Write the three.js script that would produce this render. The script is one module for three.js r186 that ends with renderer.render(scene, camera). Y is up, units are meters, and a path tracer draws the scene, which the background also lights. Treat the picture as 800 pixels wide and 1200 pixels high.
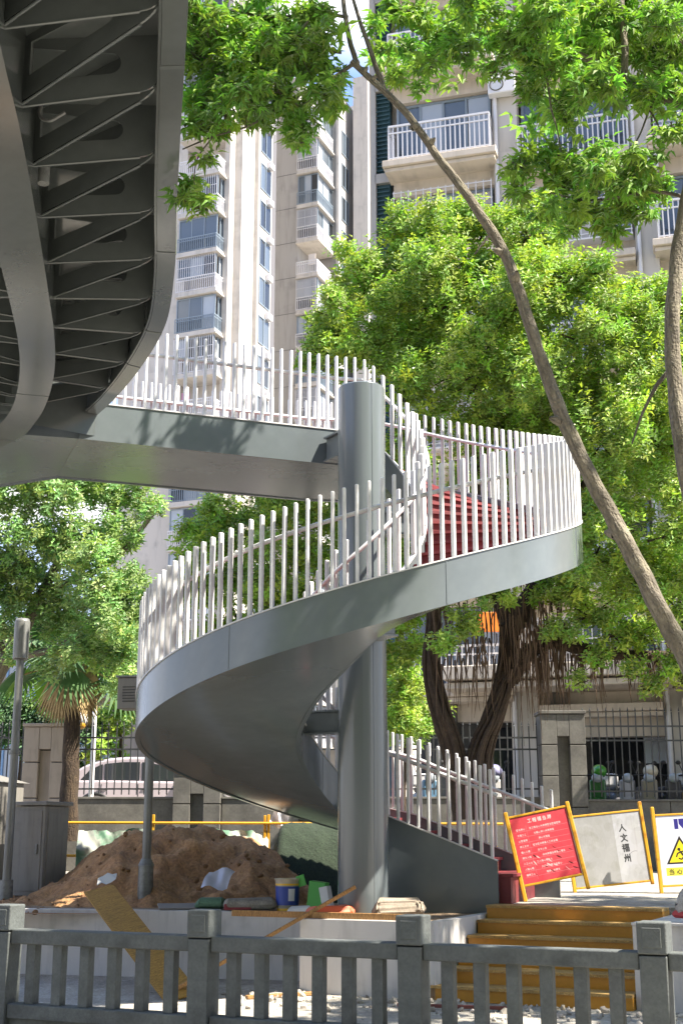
import * as THREE from 'three';
import { RoundedBoxGeometry } from 'three/addons/geometries/RoundedBoxGeometry.js';
import { mergeGeometries, mergeVertices, toCreasedNormals } from 'three/addons/utils/BufferGeometryUtils.js';

// ---------------------------------------------------------------- camera, sky, sun, exposure
const scene = new THREE.Scene();
const camera = new THREE.PerspectiveCamera(43.42, 682 / 1024, 0.1, 1200);
camera.position.set(0, 1.5, 0);
camera.rotation.set(14.15 * Math.PI / 180, 0, 0);
const SUN = new THREE.Vector3(0.84, 1.25, 0.32).normalize();
{ // computed sky: blue air, paler towards the horizon, with white clouds added all round to whiten the fill light
  const W = 1024, H = 512, d = new Float32Array(W * H * 4);
  const h3 = (x, y, z) => { let q = Math.imul(x, 374761393) + Math.imul(y, 668265263) + Math.imul(z, 2147483647) | 0; q = Math.imul(q ^ q >>> 13, 1274126177); return ((q ^ q >>> 16) >>> 0) / 4294967296; };
  const n3 = (x, y, z) => { const a = Math.floor(x), b = Math.floor(y), c = Math.floor(z), s = t => t * t * (3 - 2 * t), u = s(x - a), v = s(y - b), w = s(z - c), L = (p, q, t) => p + (q - p) * t; return L(L(L(h3(a, b, c), h3(a + 1, b, c), u), L(h3(a, b + 1, c), h3(a + 1, b + 1, c), u), v), L(L(h3(a, b, c + 1), h3(a + 1, b, c + 1), u), L(h3(a, b + 1, c + 1), h3(a + 1, b + 1, c + 1), u), v), w); };
  for (let j = 0; j < H; j++) for (let i = 0; i < W; i++) {
    const el = ((j + .5) / H - .5) * Math.PI, az = (i + .5) / W * 2 * Math.PI - Math.PI, up = Math.max(0, Math.sin(el)), k = Math.pow(1 - up, 2.2);
    const x = Math.cos(el) * Math.cos(az), z = Math.cos(el) * Math.sin(az), s = 5 / (up + .35); let f = 0, w = .5; for (let o = 0; o < 5; o++) { f += w * n3(x * s * (1 << o) + 17.3, 3.1 * o, z * s * (1 << o) + 2.9); w *= .5; }
    const c = Math.min(1, Math.max(0, (f - .5) * 6)), p = (j * W + i) * 4, mix = (a, b, q) => a + (b - a) * q;
    d[p] = mix(mix(.06, .36, k), .54, c); d[p + 1] = mix(mix(.14, .4, k), .54, c); d[p + 2] = mix(mix(.36, .47, k), .55, c); d[p + 3] = 1;
  }
  const t = new THREE.DataTexture(d, W, H, THREE.RGBAFormat, THREE.FloatType); t.mapping = THREE.EquirectangularReflectionMapping; t.magFilter = t.minFilter = THREE.LinearFilter; t.needsUpdate = true;
  scene.background = t; scene.environment = t;
}
const sun = new THREE.DirectionalLight(0xfff4e4, 5);
sun.name = 'sun';
sun.position.copy(SUN).multiplyScalar(60).add(new THREE.Vector3(0, 0, -14));
sun.target.position.set(0, 0, -14);
sun.castShadow = true; sun.shadow.mapSize.set(4096, 4096);
Object.assign(sun.shadow.camera, { left: -45, right: 45, top: 45, bottom: -45, near: 1, far: 160 });
scene.add(sun, sun.target);
const renderer = new THREE.WebGLRenderer({ antialias: true });
renderer.setSize(682, 1024);
renderer.toneMapping = THREE.LinearToneMapping;
renderer.toneMappingExposure = 3.75;
renderer.shadowMap.enabled = true;

// ---------------------------------------------------------------- helpers
let seed = 20240;
const rnd = () => { seed |= 0; seed = seed + 0x6D2B79F5 | 0; let t = Math.imul(seed ^ seed >>> 15, 1 | seed); t = t + Math.imul(t ^ t >>> 7, 61 | t) ^ t; return ((t ^ t >>> 14) >>> 0) / 4294967296; };
const rr = (a, b) => a + (b - a) * rnd();
const V = (x, y, z) => new THREE.Vector3(x, y, z);
const D2R = Math.PI / 180;
const taken = {};
const numbered = n => { const k = taken[n] = (taken[n] ?? -1) + 1; return k ? n + '_' + String(k).padStart(3, '0') : n; };
function tag(o, label, category, group) { o.userData.label = label; o.userData.category = category; if (group) o.userData.group = group; return o; }
function thing(name, label, category, x = 0, y = 0, z = 0, turn = 0, group) {
  const g = new THREE.Group(); g.name = numbered(name); g.position.set(x, y, z); g.rotation.y = turn;
  tag(g, label, category, group); scene.add(g); return g;
}
function mesh(name, geo, mat, parent, x = 0, y = 0, z = 0) {
  const m = new THREE.Mesh(Array.isArray(geo) ? join(geo) : geo, mat);
  m.name = parent ? name : numbered(name); m.position.set(x, y, z); m.castShadow = m.receiveShadow = true;
  (parent || scene).add(m); return m;
}
function single(name, label, category, geo, mat, group) { return tag(mesh(name, geo, mat, null), label, category, group); }
function struct(name, geo, mat, parent) { const m = mesh(name, geo, mat, parent); m.userData.kind = 'structure'; return m; }
function dup(root, label, x, y, z, turn = 0) {
  const r = root.clone(); r.name = numbered(root.name.replace(/_\d{3}$/, '')); r.position.set(x, y, z); r.rotation.y = turn;
  r.userData = { ...root.userData }; if (label) r.userData.label = label; scene.add(r); return r;
}
function metric(geo, s = 1) {                                     // uv in metres from the dominant axis of each face
  const g = geo.index ? geo.toNonIndexed() : geo;
  const p = g.attributes.position, uv = new Float32Array(p.count * 2);
  const a = V(), b = V(), c = V();
  for (let i = 0; i < p.count; i += 3) {
    a.fromBufferAttribute(p, i); b.fromBufferAttribute(p, i + 1); c.fromBufferAttribute(p, i + 2);
    const n = b.clone().sub(a).cross(c.clone().sub(a)); const ax = Math.abs(n.x), ay = Math.abs(n.y), az = Math.abs(n.z);
    [a, b, c].forEach((q, k) => { const j = (i + k) * 2; if (ay >= ax && ay >= az) { uv[j] = q.x * s; uv[j + 1] = q.z * s; } else if (ax >= az) { uv[j] = q.z * s; uv[j + 1] = q.y * s; } else { uv[j] = q.x * s; uv[j + 1] = q.y * s; } });
  }
  g.setAttribute('uv', new THREE.BufferAttribute(uv, 2)); return g;
}
function join(list) {
  const out = list.map(g => { const q = g.index ? g.toNonIndexed() : g.clone(); for (const k of Object.keys(q.attributes)) if (!['position', 'normal', 'uv'].includes(k)) q.deleteAttribute(k); if (!q.attributes.normal) q.computeVertexNormals(); if (!q.attributes.uv) q.setAttribute('uv', new THREE.BufferAttribute(new Float32Array(q.attributes.position.count * 2), 2)); return q; });
  return out.length === 1 ? out[0] : mergeGeometries(out);
}
const box = (w, h, d, x = 0, y = 0, z = 0) => metric(new THREE.BoxGeometry(w, h, d).translate(x, y, z));
const rbox = (w, h, d, r = 0.01, x = 0, y = 0, z = 0) => metric(new RoundedBoxGeometry(w, h, d, 2, Math.min(r, w / 2.01, h / 2.01, d / 2.01)).translate(x, y, z));
const cyl = (r0, r1, h, x = 0, y = 0, z = 0, n = 16) => new THREE.CylinderGeometry(r1, r0, h, n).translate(x, y + h / 2, z);   // r0 at the foot
function bar(a, b, r, n = 8) { const d = b.clone().sub(a), L = d.length(); const g = new THREE.CylinderGeometry(r, r, L, n); g.applyQuaternion(new THREE.Quaternion().setFromUnitVectors(V(0, 1, 0), d.normalize())); const m = a.clone().add(b).multiplyScalar(.5); return g.translate(m.x, m.y, m.z); }
function tube(pts, radii, n = 8, seg) {                            // a tapered tube through points
  const c = new THREE.CatmullRomCurve3(pts), S = seg || pts.length * 5, fr = c.computeFrenetFrames(S, false), pos = [], idx = [], uv = [];
  const L = c.getLength();
  for (let i = 0; i <= S; i++) {
    const t = i / S, p = c.getPointAt(t), f = t * (radii.length - 1), k = Math.min(Math.floor(f), radii.length - 2), r = radii[k] + (radii[k + 1] - radii[k]) * (f - k);
    for (let j = 0; j <= n; j++) { const a = j / n * Math.PI * 2, w = 1 + .06 * Math.sin(a * 3 + i * .9) + .05 * Math.sin(i * 1.7 + a); const q = fr.normals[i].clone().multiplyScalar(Math.cos(a) * r * w).addScaledVector(fr.binormals[i], Math.sin(a) * r * w).add(p); pos.push(q.x, q.y, q.z); uv.push(j / n * Math.max(.3, r * 6.3), t * L); }
  }
  for (let i = 0; i < S; i++) for (let j = 0; j < n; j++) { const a = i * (n + 1) + j, b = a + n + 1; idx.push(a, b, a + 1, b, b + 1, a + 1); }
  const g = new THREE.BufferGeometry(); g.setAttribute('position', new THREE.Float32BufferAttribute(pos, 3)); g.setAttribute('uv', new THREE.Float32BufferAttribute(uv, 2)); g.setIndex(idx); g.computeVertexNormals(); return g;
}
function quadStrip(rows) {                                         // rows of points joined into a sheet, smooth along both ways
  const n = rows[0].length, pos = [], idx = [], uv = []; let u = 0;
  rows.forEach((r, i) => { if (i) u += r[0].distanceTo(rows[i - 1][0]); let v = 0; r.forEach((p, j) => { if (j) v += p.distanceTo(r[j - 1]); pos.push(p.x, p.y, p.z); uv.push(u, v); }); });
  for (let i = 0; i < rows.length - 1; i++) for (let j = 0; j < n - 1; j++) { const a = i * n + j, b = a + n; idx.push(a, b, a + 1, b, b + 1, a + 1); }
  const g = new THREE.BufferGeometry(); g.setAttribute('position', new THREE.Float32BufferAttribute(pos, 3)); g.setAttribute('uv', new THREE.Float32BufferAttribute(uv, 2)); g.setIndex(idx); g.computeVertexNormals(); return g;
}
function ring4(rows) { return toCreasedNormals(quadStrip(rows.map(r => [...r, r[0]])), 0.6); }   // a closed section swept along rows
function sweep(A, B, y0, y1) {                                     // solid strip between two plan lines A and B of [x, z]; y0, y1 number or function(i)
  const f = (y, i) => typeof y === 'number' ? y : y(i);
  const body = ring4(A.map((a, i) => [V(a[0], f(y0, i), a[1]), V(B[i][0], f(y0, i), B[i][1]), V(B[i][0], f(y1, i), B[i][1]), V(a[0], f(y1, i), a[1])]));
  const cap = i => { const a = A[i], b = B[i]; return quadStrip([[V(a[0], f(y0, i), a[1]), V(b[0], f(y0, i), b[1])], [V(a[0], f(y1, i), a[1]), V(b[0], f(y1, i), b[1])]]); };
  return join([body, cap(0), cap(A.length - 1)]);
}
function prism(plan, y0, y1) {                                     // plan: [x, z] corners
  const s = new THREE.Shape(plan.map(([x, z]) => new THREE.Vector2(x, -z)));
  return metric(new THREE.ExtrudeGeometry(s, { depth: y1 - y0, bevelEnabled: false }).rotateX(-Math.PI / 2).translate(0, y0, 0));
}
function spline(pts, n) { const c = new THREE.CatmullRomCurve3(pts.map(p => V(p[0], 0, p[1]))); const o = []; for (let i = 0; i <= n; i++) { const p = c.getPoint(i / n); o.push([p.x, p.z]); } return o; }

// ---------------------------------------------------------------- procedural textures
function noiseGrid(N, cells, s) { const g = new Float32Array(cells * cells); let q = s * 7919 + 13; for (let i = 0; i < g.length; i++) { q = Math.imul(q ^ q >>> 13, 1540483477) + 974711 | 0; g[i] = ((q ^ q >>> 15) >>> 0) / 4294967296; } return (u, v) => { const x = u * cells, y = v * cells, xi = Math.floor(x), yi = Math.floor(y); let fx = x - xi, fy = y - yi; fx = fx * fx * (3 - 2 * fx); fy = fy * fy * (3 - 2 * fy); const at = (a, b) => g[((b % cells) + cells) % cells * cells + ((a % cells) + cells) % cells]; return (at(xi, yi) * (1 - fx) + at(xi + 1, yi) * fx) * (1 - fy) + (at(xi, yi + 1) * (1 - fx) + at(xi + 1, yi + 1) * fx) * fy; }; }
function fbm(cells, oct, s, sx = 1, sy = 1) { const L = []; for (let o = 0; o < oct; o++) L.push(noiseGrid(0, cells << o, s + o * 31)); return (u, v) => { let a = 0, w = .5, t = 0; for (const n of L) { a += w * n(u * sx, v * sy); t += w; w *= .55; } return a / t; }; }
function tex(N, fn, srgb = true) {
  const d = new Uint8Array(N * N * 4);
  for (let j = 0; j < N; j++) for (let i = 0; i < N; i++) { const c = fn(i / N, j / N), k = (j * N + i) * 4; if (typeof c === 'number') d[k] = d[k + 1] = d[k + 2] = Math.max(0, Math.min(255, c * 255)); else for (let q = 0; q < 3; q++) d[k + q] = Math.max(0, Math.min(255, c[q] * 255)); d[k + 3] = 255; }
  const t = new THREE.DataTexture(d, N, N); t.wrapS = t.wrapT = THREE.RepeatWrapping; t.magFilter = THREE.LinearFilter; t.minFilter = THREE.LinearMipmapLinearFilter; t.generateMipmaps = true; if (srgb) t.colorSpace = THREE.SRGBColorSpace; t.needsUpdate = true; return t;
}
const rep = (t, s) => { const c = t.clone(); c.repeat.set(s, s); c.needsUpdate = true; return c; };
const nA = fbm(4, 6, 1), nB = fbm(8, 6, 5), nC = fbm(32, 4, 9), nD = fbm(3, 7, 21), nE = fbm(64, 3, 33);
const tone = (lo, hi, f) => (u, v) => lo + (hi - lo) * f(u, v);
const tPlain = tex(512, (u, v) => .84 + .16 * nA(u, v) * .6 + .16 * (nC(u, v) - .5) * .5);
const tConcrete = tex(512, (u, v) => { const a = nB(u, v), b = nE(u, v), c = nA(u, v); const s = .62 + .34 * a + .14 * (b - .5) + .1 * (c - .5); return [s, s * (.99 + .02 * c), s * .98]; });
const tGrime = tex(512, (u, v) => { const drip = Math.max(0, nC(u * 1, v * .12) - .52) * 1.2, a = nB(u, v); const s = .95 - drip * .2 - Math.max(0, a - .6) * .3; return [s, s * .985, s * .96]; });
const tPaint = tex(512, (u, v) => { const a = nD(u, v), b = nC(u, v); const s = .76 + .24 * a + .05 * (b - .5); return s; });
const tRough = tex(512, (u, v) => .55 + .5 * (nD(u, v) - .5) + .35 * (nB(u, v) - .5), false);
const tSand = tex(512, (u, v) => { const a = nA(u, v), b = nE(u, v), c = nB(u, v); const s = .66 + .3 * a + .3 * (b - .5) + .16 * (c - .5); return [s, s * (.97 + .04 * c), s * (.93 + .06 * a)]; });
const tSandB = tex(512, (u, v) => .5 * nB(u, v) + .3 * nC(u, v) + .2 * nE(u, v), false);
const tBark = tex(512, (u, v) => { const a = nC(u * 2, v * .5), b = nA(u, v), c = nE(u, v); const lichen = Math.max(0, nB(u, v) - .5) * 1.4; const s = .45 + .4 * a + .16 * (c - .5); return [s + lichen * .3, s * .97 + lichen * .32, s * .9 + lichen * .28 + .04 * b]; });
const tBarkB = tex(512, (u, v) => .6 * nC(u * 2, v * .5) + .4 * nE(u, v), false);
const tPave = tex(1024, (u, v) => { const a = nB(u, v), b = nE(u * 2, v * 2), c = nA(u, v); let s = .66 + .26 * a + .22 * (b - .5) + .12 * (c - .5); if (nC(u, v) > .7) s -= .12; if (b > .74) s += .16; return [s, s * .985, s * .95]; });
const tWood = tex(512, (u, v) => { const g = Math.sin((v * 26 + nA(u, v) * 5 + nC(u * .3, v) * 2) * 6.283) * .5 + .5; const s = .72 + .16 * g + .2 * (nE(u * .2, v) - .5); return [s, s * .96, s * .88]; });
const tRust = tex(512, (u, v) => { const a = nB(u, v), b = nE(u, v); const k = Math.max(0, a - .55) * 2.2; return [.95 - k * .35 + .06 * (b - .5), .92 - k * .5 + .06 * (b - .5), .86 - k * .6]; });

const lin = (r, g, b) => new THREE.Color().setRGB(r, g, b);
const M = (c, rough = .7, o = {}) => new THREE.MeshStandardMaterial({ color: Array.isArray(c) ? lin(...c) : c, roughness: rough, side: THREE.DoubleSide, ...o });
const PH = (c, rough, o = {}) => new THREE.MeshPhysicalMaterial({ color: Array.isArray(c) ? lin(...c) : c, roughness: rough, side: THREE.DoubleSide, ...o });
const MAT = {
  steel: PH([.145, .172, .184], .32, { map: rep(tPaint, .35), roughnessMap: rep(tRough, .4), bumpMap: rep(tSandB, .9), bumpScale: .0008, clearcoat: .45, clearcoatRoughness: .22 }),
  bridgeSteel: PH([.105, .12, .116], .27, { map: rep(tPaint, .5), roughnessMap: rep(tRough, .5), bumpMap: rep(tSandB, .8), bumpScale: .0008, clearcoat: .7, clearcoatRoughness: .16 }),
  white: M([.7, .71, .715], .45, { map: rep(tPaint, 1) }),
  redA: M([.22, .03, .036], .6, { map: rep(tPlain, 2) }), redB: M([.17, .022, .028], .65, { map: rep(tPlain, 2) }), redC: M([.27, .045, .05], .6, { map: rep(tPlain, 2) }),
  granite: M([.13, .147, .153], .75, { map: rep(tConcrete, 1.1), bumpMap: rep(tSandB, 2), bumpScale: .006 }),
  whitewash: M([.62, .62, .63], .8, { map: rep(tGrime, .5), bumpMap: rep(tSandB, 1), bumpScale: .003 }),
  gold: M([.58, .27, .025], .42, { map: rep(tPlain, .8), bumpMap: rep(tSandB, 1.5), bumpScale: .0015 }),
  goldDustLit: M([.62, .4, .14], .7, { map: rep(tPave, .9), bumpMap: rep(tSandB, 1.5), bumpScale: .002 }),  // tread tops: dust, with their sunlit paleness also put into the colour
  pave: M([.5, .485, .46], .9, { map: rep(tPave, .4), bumpMap: rep(tSandB, .8), bumpScale: .006 }),
  terrace: M([.44, .43, .41], .85, { map: rep(tPave, .5) }),
  sand: M([.48, .27, .13], .95, { map: rep(tSand, .7), bumpMap: rep(tSandB, 1.2), bumpScale: .03 }),
  soil: M([.32, .235, .16], .95, { map: rep(tSand, .9), bumpMap: rep(tSandB, 1.4), bumpScale: .03 }),
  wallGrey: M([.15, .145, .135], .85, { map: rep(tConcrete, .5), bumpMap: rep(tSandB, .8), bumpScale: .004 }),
  wallBeige: M([.36, .32, .28], .85, { map: rep(tGrime, .4) }),
  iron: M([.03, .033, .035], .5), yellow: M([.62, .36, .02], .5, { map: rep(tRust, 1.2) }),
  cabinet: M([.2, .2, .19], .6, { map: rep(tGrime, .8) }), darkSlot: M([.06, .06, .058], .8),
  galv: M([.27, .28, .28], .45, { metalness: .25, map: rep(tConcrete, 1.2) }),
  bark: M([.34, .32, .26], .9, { map: rep(tBark, 1), bumpMap: rep(tBarkB, 1), bumpScale: .022 }),
  barkDark: M([.1, .07, .045], .95, { map: rep(tBark, .7), bumpMap: rep(tBarkB, .7), bumpScale: .03 }),
  roots: M([.1, .065, .04], .95),
  glass: PH([.1, .125, .15], .06, { clearcoat: .6, clearcoatRoughness: .03 }), glassPale: PH([.34, .38, .42], .12, { clearcoat: .5, clearcoatRoughness: .05 }), glassDark: PH([.03, .035, .04], .08, { clearcoat: .5 }),
  frame: M([.2, .25, .3], .5), frameWhite: M([.6, .6, .62], .5),
  cream: M([.6, .55, .49], .85, { map: rep(tGrime, .22) }), creamLight: M([.56, .545, .525], .85, { map: rep(tGrime, .16) }), towerGrey: M([.4, .4, .4], .85, { map: rep(tGrime, .12) }),
  louver: M([.03, .085, .115], .6), tileDark: M([.12, .12, .13], .7),
  plywood: M([.5, .3, .06], .75, { map: rep(tWood, 1.3) }), timber: M([.46, .27, .11], .75, { map: rep(tWood, 1.5) }),
  black: M([.012, .012, .013], .6), rubber: M([.015, .015, .016], .9), chrome: M([.6, .6, .6], .2, { metalness: 1 }),
};

// ---------------------------------------------------------------- the ground, terrace and raised compound
const TH = 25 * D2R, ux = Math.cos(TH), uz = Math.sin(TH), vx = Math.sin(TH), vz = -Math.cos(TH);
const SO = [0.9, -12.85];                                          // front left foot of the golden steps
const sp = (a, b) => [SO[0] + ux * a + vx * b, SO[1] + uz * a + vz * b];
{
  const g = new THREE.PlaneGeometry(900, 900, 1, 1).rotateX(-Math.PI / 2);
  struct('ground', metric(g), MAT.pave);
  const T = 0.79;
  struct('terrace', prism([sp(-.2, 1.92), sp(2.05, 1.92), sp(2.25, 1.92), sp(16, 1.92), [60, -28.05], [-60, -28.05], [-60, -18.4], [1.2, -18.4]], .02, T), MAT.terrace);
  struct('planting_bed', prism([sp(-1.36, .12), sp(-.12, .12), sp(-.12, 1.9), [1.15, -18.5], [-14, -18.5], [-14, -17.9], [-4.3, -15.55], [-.1, -14.62]], .02, .69), MAT.soil);
  struct('compound_ground', prism([[-400, -28.55], [400, -28.55], [400, -440], [-400, -440]], .02, 1.7), MAT.terrace);
}
// planter walls
{
  const t = thing('planter_wall', 'whitewashed planter wall in shade below the sand heap', 'planter wall');
  const A = [[-14, -18.0], [-4.3, -15.6], [-.1, -14.66]], B = [[-14, -17.82], [-4.25, -15.42], [-.05, -14.48]];
  mesh('wall', sweep(A, B, 0, .7), MAT.whitewash, t);
  const q = thing('planter_wall', 'bright white planter wall jutting forward beside the golden steps', 'planter wall');
  mesh('wall', prism([sp(-1.45, 0), sp(-.02, 0), sp(-.02, 1.9), sp(-.14, 1.9), sp(-.14, .14), sp(-1.31, .14), sp(-1.31, 1.1), sp(-1.45, 1.1)], 0, .7), MAT.whitewash, q);
  const r = thing('planter_wall', 'white plinth wall closing the far end of the golden steps', 'planter wall');
  mesh('wall', prism([sp(1.85, .1), sp(5.5, .1), sp(5.5, 1.9), sp(1.85, 1.9)], 0, .72), MAT.whitewash, r);
  mesh('coping', prism([sp(1.845, .08), sp(5.52, .08), sp(5.52, .3), sp(1.845, .3)], .723, .745), MAT.whitewash, r);
}
// golden steps
{
  const t = thing('golden_steps', 'flight of golden yellow steps leading up to the paved terrace', 'steps');
  for (let k = 0; k < 6; k++) {
    const h = .79 * (k + 1) / 6 + .004, a0 = k === 0 ? -.36 : k === 1 ? -.0 : 0.0, d0 = .3 * k;
    mesh('step', prism([sp(a0, d0), sp(1.84, d0), sp(1.84, d0 + .335), sp(a0, d0 + .335)], k ? h - .15 : 0.003, h - .028), MAT.gold, t);
    mesh('tread', prism([sp(a0 - .005, d0 - .018), sp(1.84, d0 - .018), sp(1.84, d0 + .32), sp(a0 - .005, d0 + .32)], h - .026, h), MAT.goldDustLit, t);
  }
}
// rubble on the ground
{
  const g = new THREE.IcosahedronGeometry(.03, 0), m = new THREE.InstancedMesh(g, M([.42, .4, .37], .95), 900);
  const e = new THREE.Object3D();
  for (let i = 0; i < 900; i++) {
    const a = rr(-2.2, 4.2), b = -Math.abs(rnd() + rnd() - 1) * 1.6 - .03, p = sp(a, b); const s = Math.pow(rnd(), 3) * 1.1 + .18;
    e.position.set(p[0], .012 * s, p[1]); e.rotation.set(rr(0, 6), rr(0, 6), rr(0, 6)); e.scale.set(s * rr(.6, 1.8), s * .6, s * rr(.6, 1.5)); e.updateMatrix(); m.setMatrixAt(i, e.matrix);
    const c = rr(.5, 1.2); m.setColorAt(i, lin(c, c * .96, c * rr(.85, .95)));
  }
  m.name = 'rubble'; m.userData = { kind: 'stuff', label: 'grey and tan rubble crumbs strewn at the foot of the steps', category: 'rubble' }; m.castShadow = m.receiveShadow = true; scene.add(m);
}

// ---------------------------------------------------------------- the spiral staircase
const CX = .23, CZ = -14.2, RO = 2.45, RI = .68, HS = .43;
const HT = [[-197, .25], [-180, .43], [-150, .78], [-120, 1.12], [-90, 1.38], [-65, 1.60], [-40, 1.86], [0, 2.3], [35, 2.75], [60, 3.09], [90, 3.5], [120, 3.95], [150, 4.4], [172, 4.7], [182, 4.75], [200, 4.75]];
function Hh(a) { let i = 0; while (i < HT.length - 2 && a > HT[i + 1][0]) i++; const [x0, y0] = HT[i], [x1, y1] = HT[i + 1]; const sl = (p, q) => (q[1] - p[1]) / (q[0] - p[0]); const m0 = i ? (sl(HT[i - 1], HT[i]) + sl(HT[i], HT[i + 1])) / 2 : sl(HT[i], HT[i + 1]), m1 = i < HT.length - 2 ? (sl(HT[i], HT[i + 1]) + sl(HT[i + 1], HT[i + 2])) / 2 : sl(HT[i], HT[i + 1]); const d = x1 - x0, t = Math.min(1, Math.max(0, (a - x0) / d)), t2 = t * t, t3 = t2 * t; return 1.5 + (2 * t3 - 3 * t2 + 1) * y0 + (t3 - 2 * t2 + t) * d * m0 + (-2 * t3 + 3 * t2) * y1 + (t3 - t2) * d * m1; }
const A0 = -197, A1 = 200, SLOPE = .39;
// a station along the stair: kind 0 lower straight flight (s = metres below the tangent), 1 ring (s = degrees), 2 level deck (s = metres past the ring)
function station(kind, s, r) {
  const a = (kind === 0 ? A0 : kind === 1 ? s : A1) * D2R;
  const px = CX + r * Math.sin(a), pz = CZ + r * Math.cos(a), tx = Math.cos(a), tz = -Math.sin(a);
  const k = kind === 0 ? -s : kind === 2 ? s : 0;
  return { x: px + tx * k, z: pz + tz * k, y: kind === 0 ? Hh(A0) - SLOPE * s : kind === 1 ? Hh(s) : Hh(A1), nx: Math.sin(a), nz: Math.cos(a), tx, tz, a };
}
const DECK = 3.12;
function stations(r, low, n = 1) {
  const o = [];
  for (let i = 0; i <= 6; i++) o.push(station(0, low * (1 - i / 6), r));
  for (let i = 1; i <= 160; i++) o.push(station(1, A0 + (A1 - A0) * i / 160, r));
  for (let i = 1; i <= 6; i++) o.push(station(2, DECK * i / 6, r));
  return o;
}
{
  const t = thing('spiral_staircase', 'grey steel spiral staircase with white baluster railings winding round a round pillar', 'staircase');
  const off = (s, d) => [s.x + s.nx * d, s.z + s.nz * d];
  const LO = 1.75, LI = 1.32, T = .79;
  const out = stations(RO, LO), inn = stations(RI, LI);
  const bot = (s, i) => i <= 6 ? T - .03 : s.y - HS;
  // stringers (the lower straight flight stands on the terrace)
  const stringer = (name, st, o, wid) => {
    const ring = st.slice(6), low = st.slice(0, 7);
    const row = (s, b) => { const p = off(s, o), q = off(s, o - wid); return [V(p[0], b, p[1]), V(q[0], b, q[1]), V(q[0], s.y, q[1]), V(p[0], s.y, p[1])]; };
    const cap = (s, b) => { const r = row(s, b); return quadStrip([[r[0], r[1]], [r[3], r[2]]]); };
    mesh(name, join([ring4(ring.map(s => row(s, s.y - HS))), cap(ring[0], ring[0].y - HS), cap(ring[ring.length - 1], ring[ring.length - 1].y - HS)]), MAT.steel, t);
    mesh(name, join([ring4(low.map(s => row(s, .6))), cap(low[0], .6), cap(low[6], .6)]), MAT.steel, t).userData.label = 'solid stringer wall of the straight lower flight';
    const st2 = s => { const p = off(s, o + .012), q = off(s, o - wid - .012); return [V(p[0], s.y + .001, p[1]), V(q[0], s.y + .001, q[1]), V(q[0], s.y + .014, q[1]), V(p[0], s.y + .014, p[1])]; };
    mesh('kerb_strip', ring4(st.map(st2)), MAT.white, t);
  };
  for (const a of [-140, -85, -32, 18, 66, 120]) for (const [r, o] of [[RO, .001], [RI, -.001]]) { const s = station(1, a, r), m = mesh('weld_seam', rbox(.014, HS - .02, .006, .002, 0, -HS / 2, 0), MAT.steel, t, s.x + s.nx * o, s.y, s.z + s.nz * o); m.rotation.y = s.a; }
  stringer('outer_stringer', out, 0, .05); stringer('inner_stringer', inn, .05, .05);
  // soffit and deck plate
  const so = out.slice(6), si = inn.slice(6);
  mesh('soffit', quadStrip(so.map((s, i) => { const p = off(s, -.05), q = off(si[i], .05), b = s.y - HS + .012; return [0, .25, .5, .75, 1].map(k => V(p[0] + (q[0] - p[0]) * k, b, p[1] + (q[1] - p[1]) * k)); })), MAT.steel, t);
  const dk = so.filter((s, i) => i >= 146), dki = si.filter((s, i) => i >= 146);
  mesh('deck_plate', sweep(dk.map(s => off(s, -.055)), dki.map(s => off(s, .055)), i => dk[i].y - .3, i => dk[i].y - .17), MAT.redB, t);
  { const o = so[so.length - 1], q = si[si.length - 1]; mesh('deck_soffit', prism([off(q, .052), off(o, -.052), [-5.2, -16.25], [-9.5, -16.4], [-9.5, -14.2], [-4.6, -13.4]], 5.836, 6.0), MAT.steel, t); mesh('outer_stringer', prism([off(o, 0), [-5.2, -16.3], [-9.5, -16.45], [-9.5, -16.4], [-5.2, -16.25], off(o, -.05)], 5.82, 6.25), MAT.steel, t); }
  // red steps
  const reds = [MAT.redA, MAT.redB, MAT.redC];
  let level = T, prevKind = null;
  const height = q => q < 0 ? Hh(A0) + SLOPE * q : Hh(A0 + q);      // q: metres (negative) or degrees past A0
  const total = 34, rise = (Hh(200) - .17 - T) / total;
  const where = y => { const need = y + .17; if (need <= Hh(A0)) return (need - Hh(A0)) / SLOPE; let lo = 0, hi = 380; for (let i = 0; i < 40; i++) { const m = (lo + hi) / 2; if (Hh(A0 + m) < need) lo = m; else hi = m; } return lo; };
  for (let k = 1; k < total - 1; k++) {
    const y = T + rise * (k + 1), q0 = where(y - rise * .5), q1 = where(y + rise * .5);
    const at = (q, r) => { const s = q < 0 ? station(0, -q, r) : station(1, A0 + q, r); return [s.x, s.z]; };
    const n = 4, A = [], B = [], e = q0 < 0 ? -.02 : -.6;
    for (let i = 0; i <= n; i++) { const q = q0 + e + (q1 - q0 - e) * i / n; A.push(at(q, RO - .056)); B.push(at(q, RI + .056)); }
    mesh('step', metric(sweep(A, B, k === 1 ? T - .01 : y - rise + .003, y - .034)), reds[(k * 7 + (k >> 1)) % 3], t);
    const e2 = q0 < 0 ? -.05 : -2.0, A2 = [], B2 = []; for (let i = 0; i <= n; i++) { const q = q0 + e2 + (q1 - q0 - e2 + (q0 < 0 ? -.03 : -.8)) * i / n; A2.push(at(q, RO - .057)); B2.push(at(q, RI + .057)); }
    mesh('tread', metric(sweep(A2, B2, y - .032, y)), reds[(k * 5 + 1) % 3], t);
  }
  // balusters and handrails
  const H = .95, bg = metric(mergeVertices(new RoundedBoxGeometry(.034, H, .058, 2, .012)).translate(0, H / 2 + .012, 0));
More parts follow.
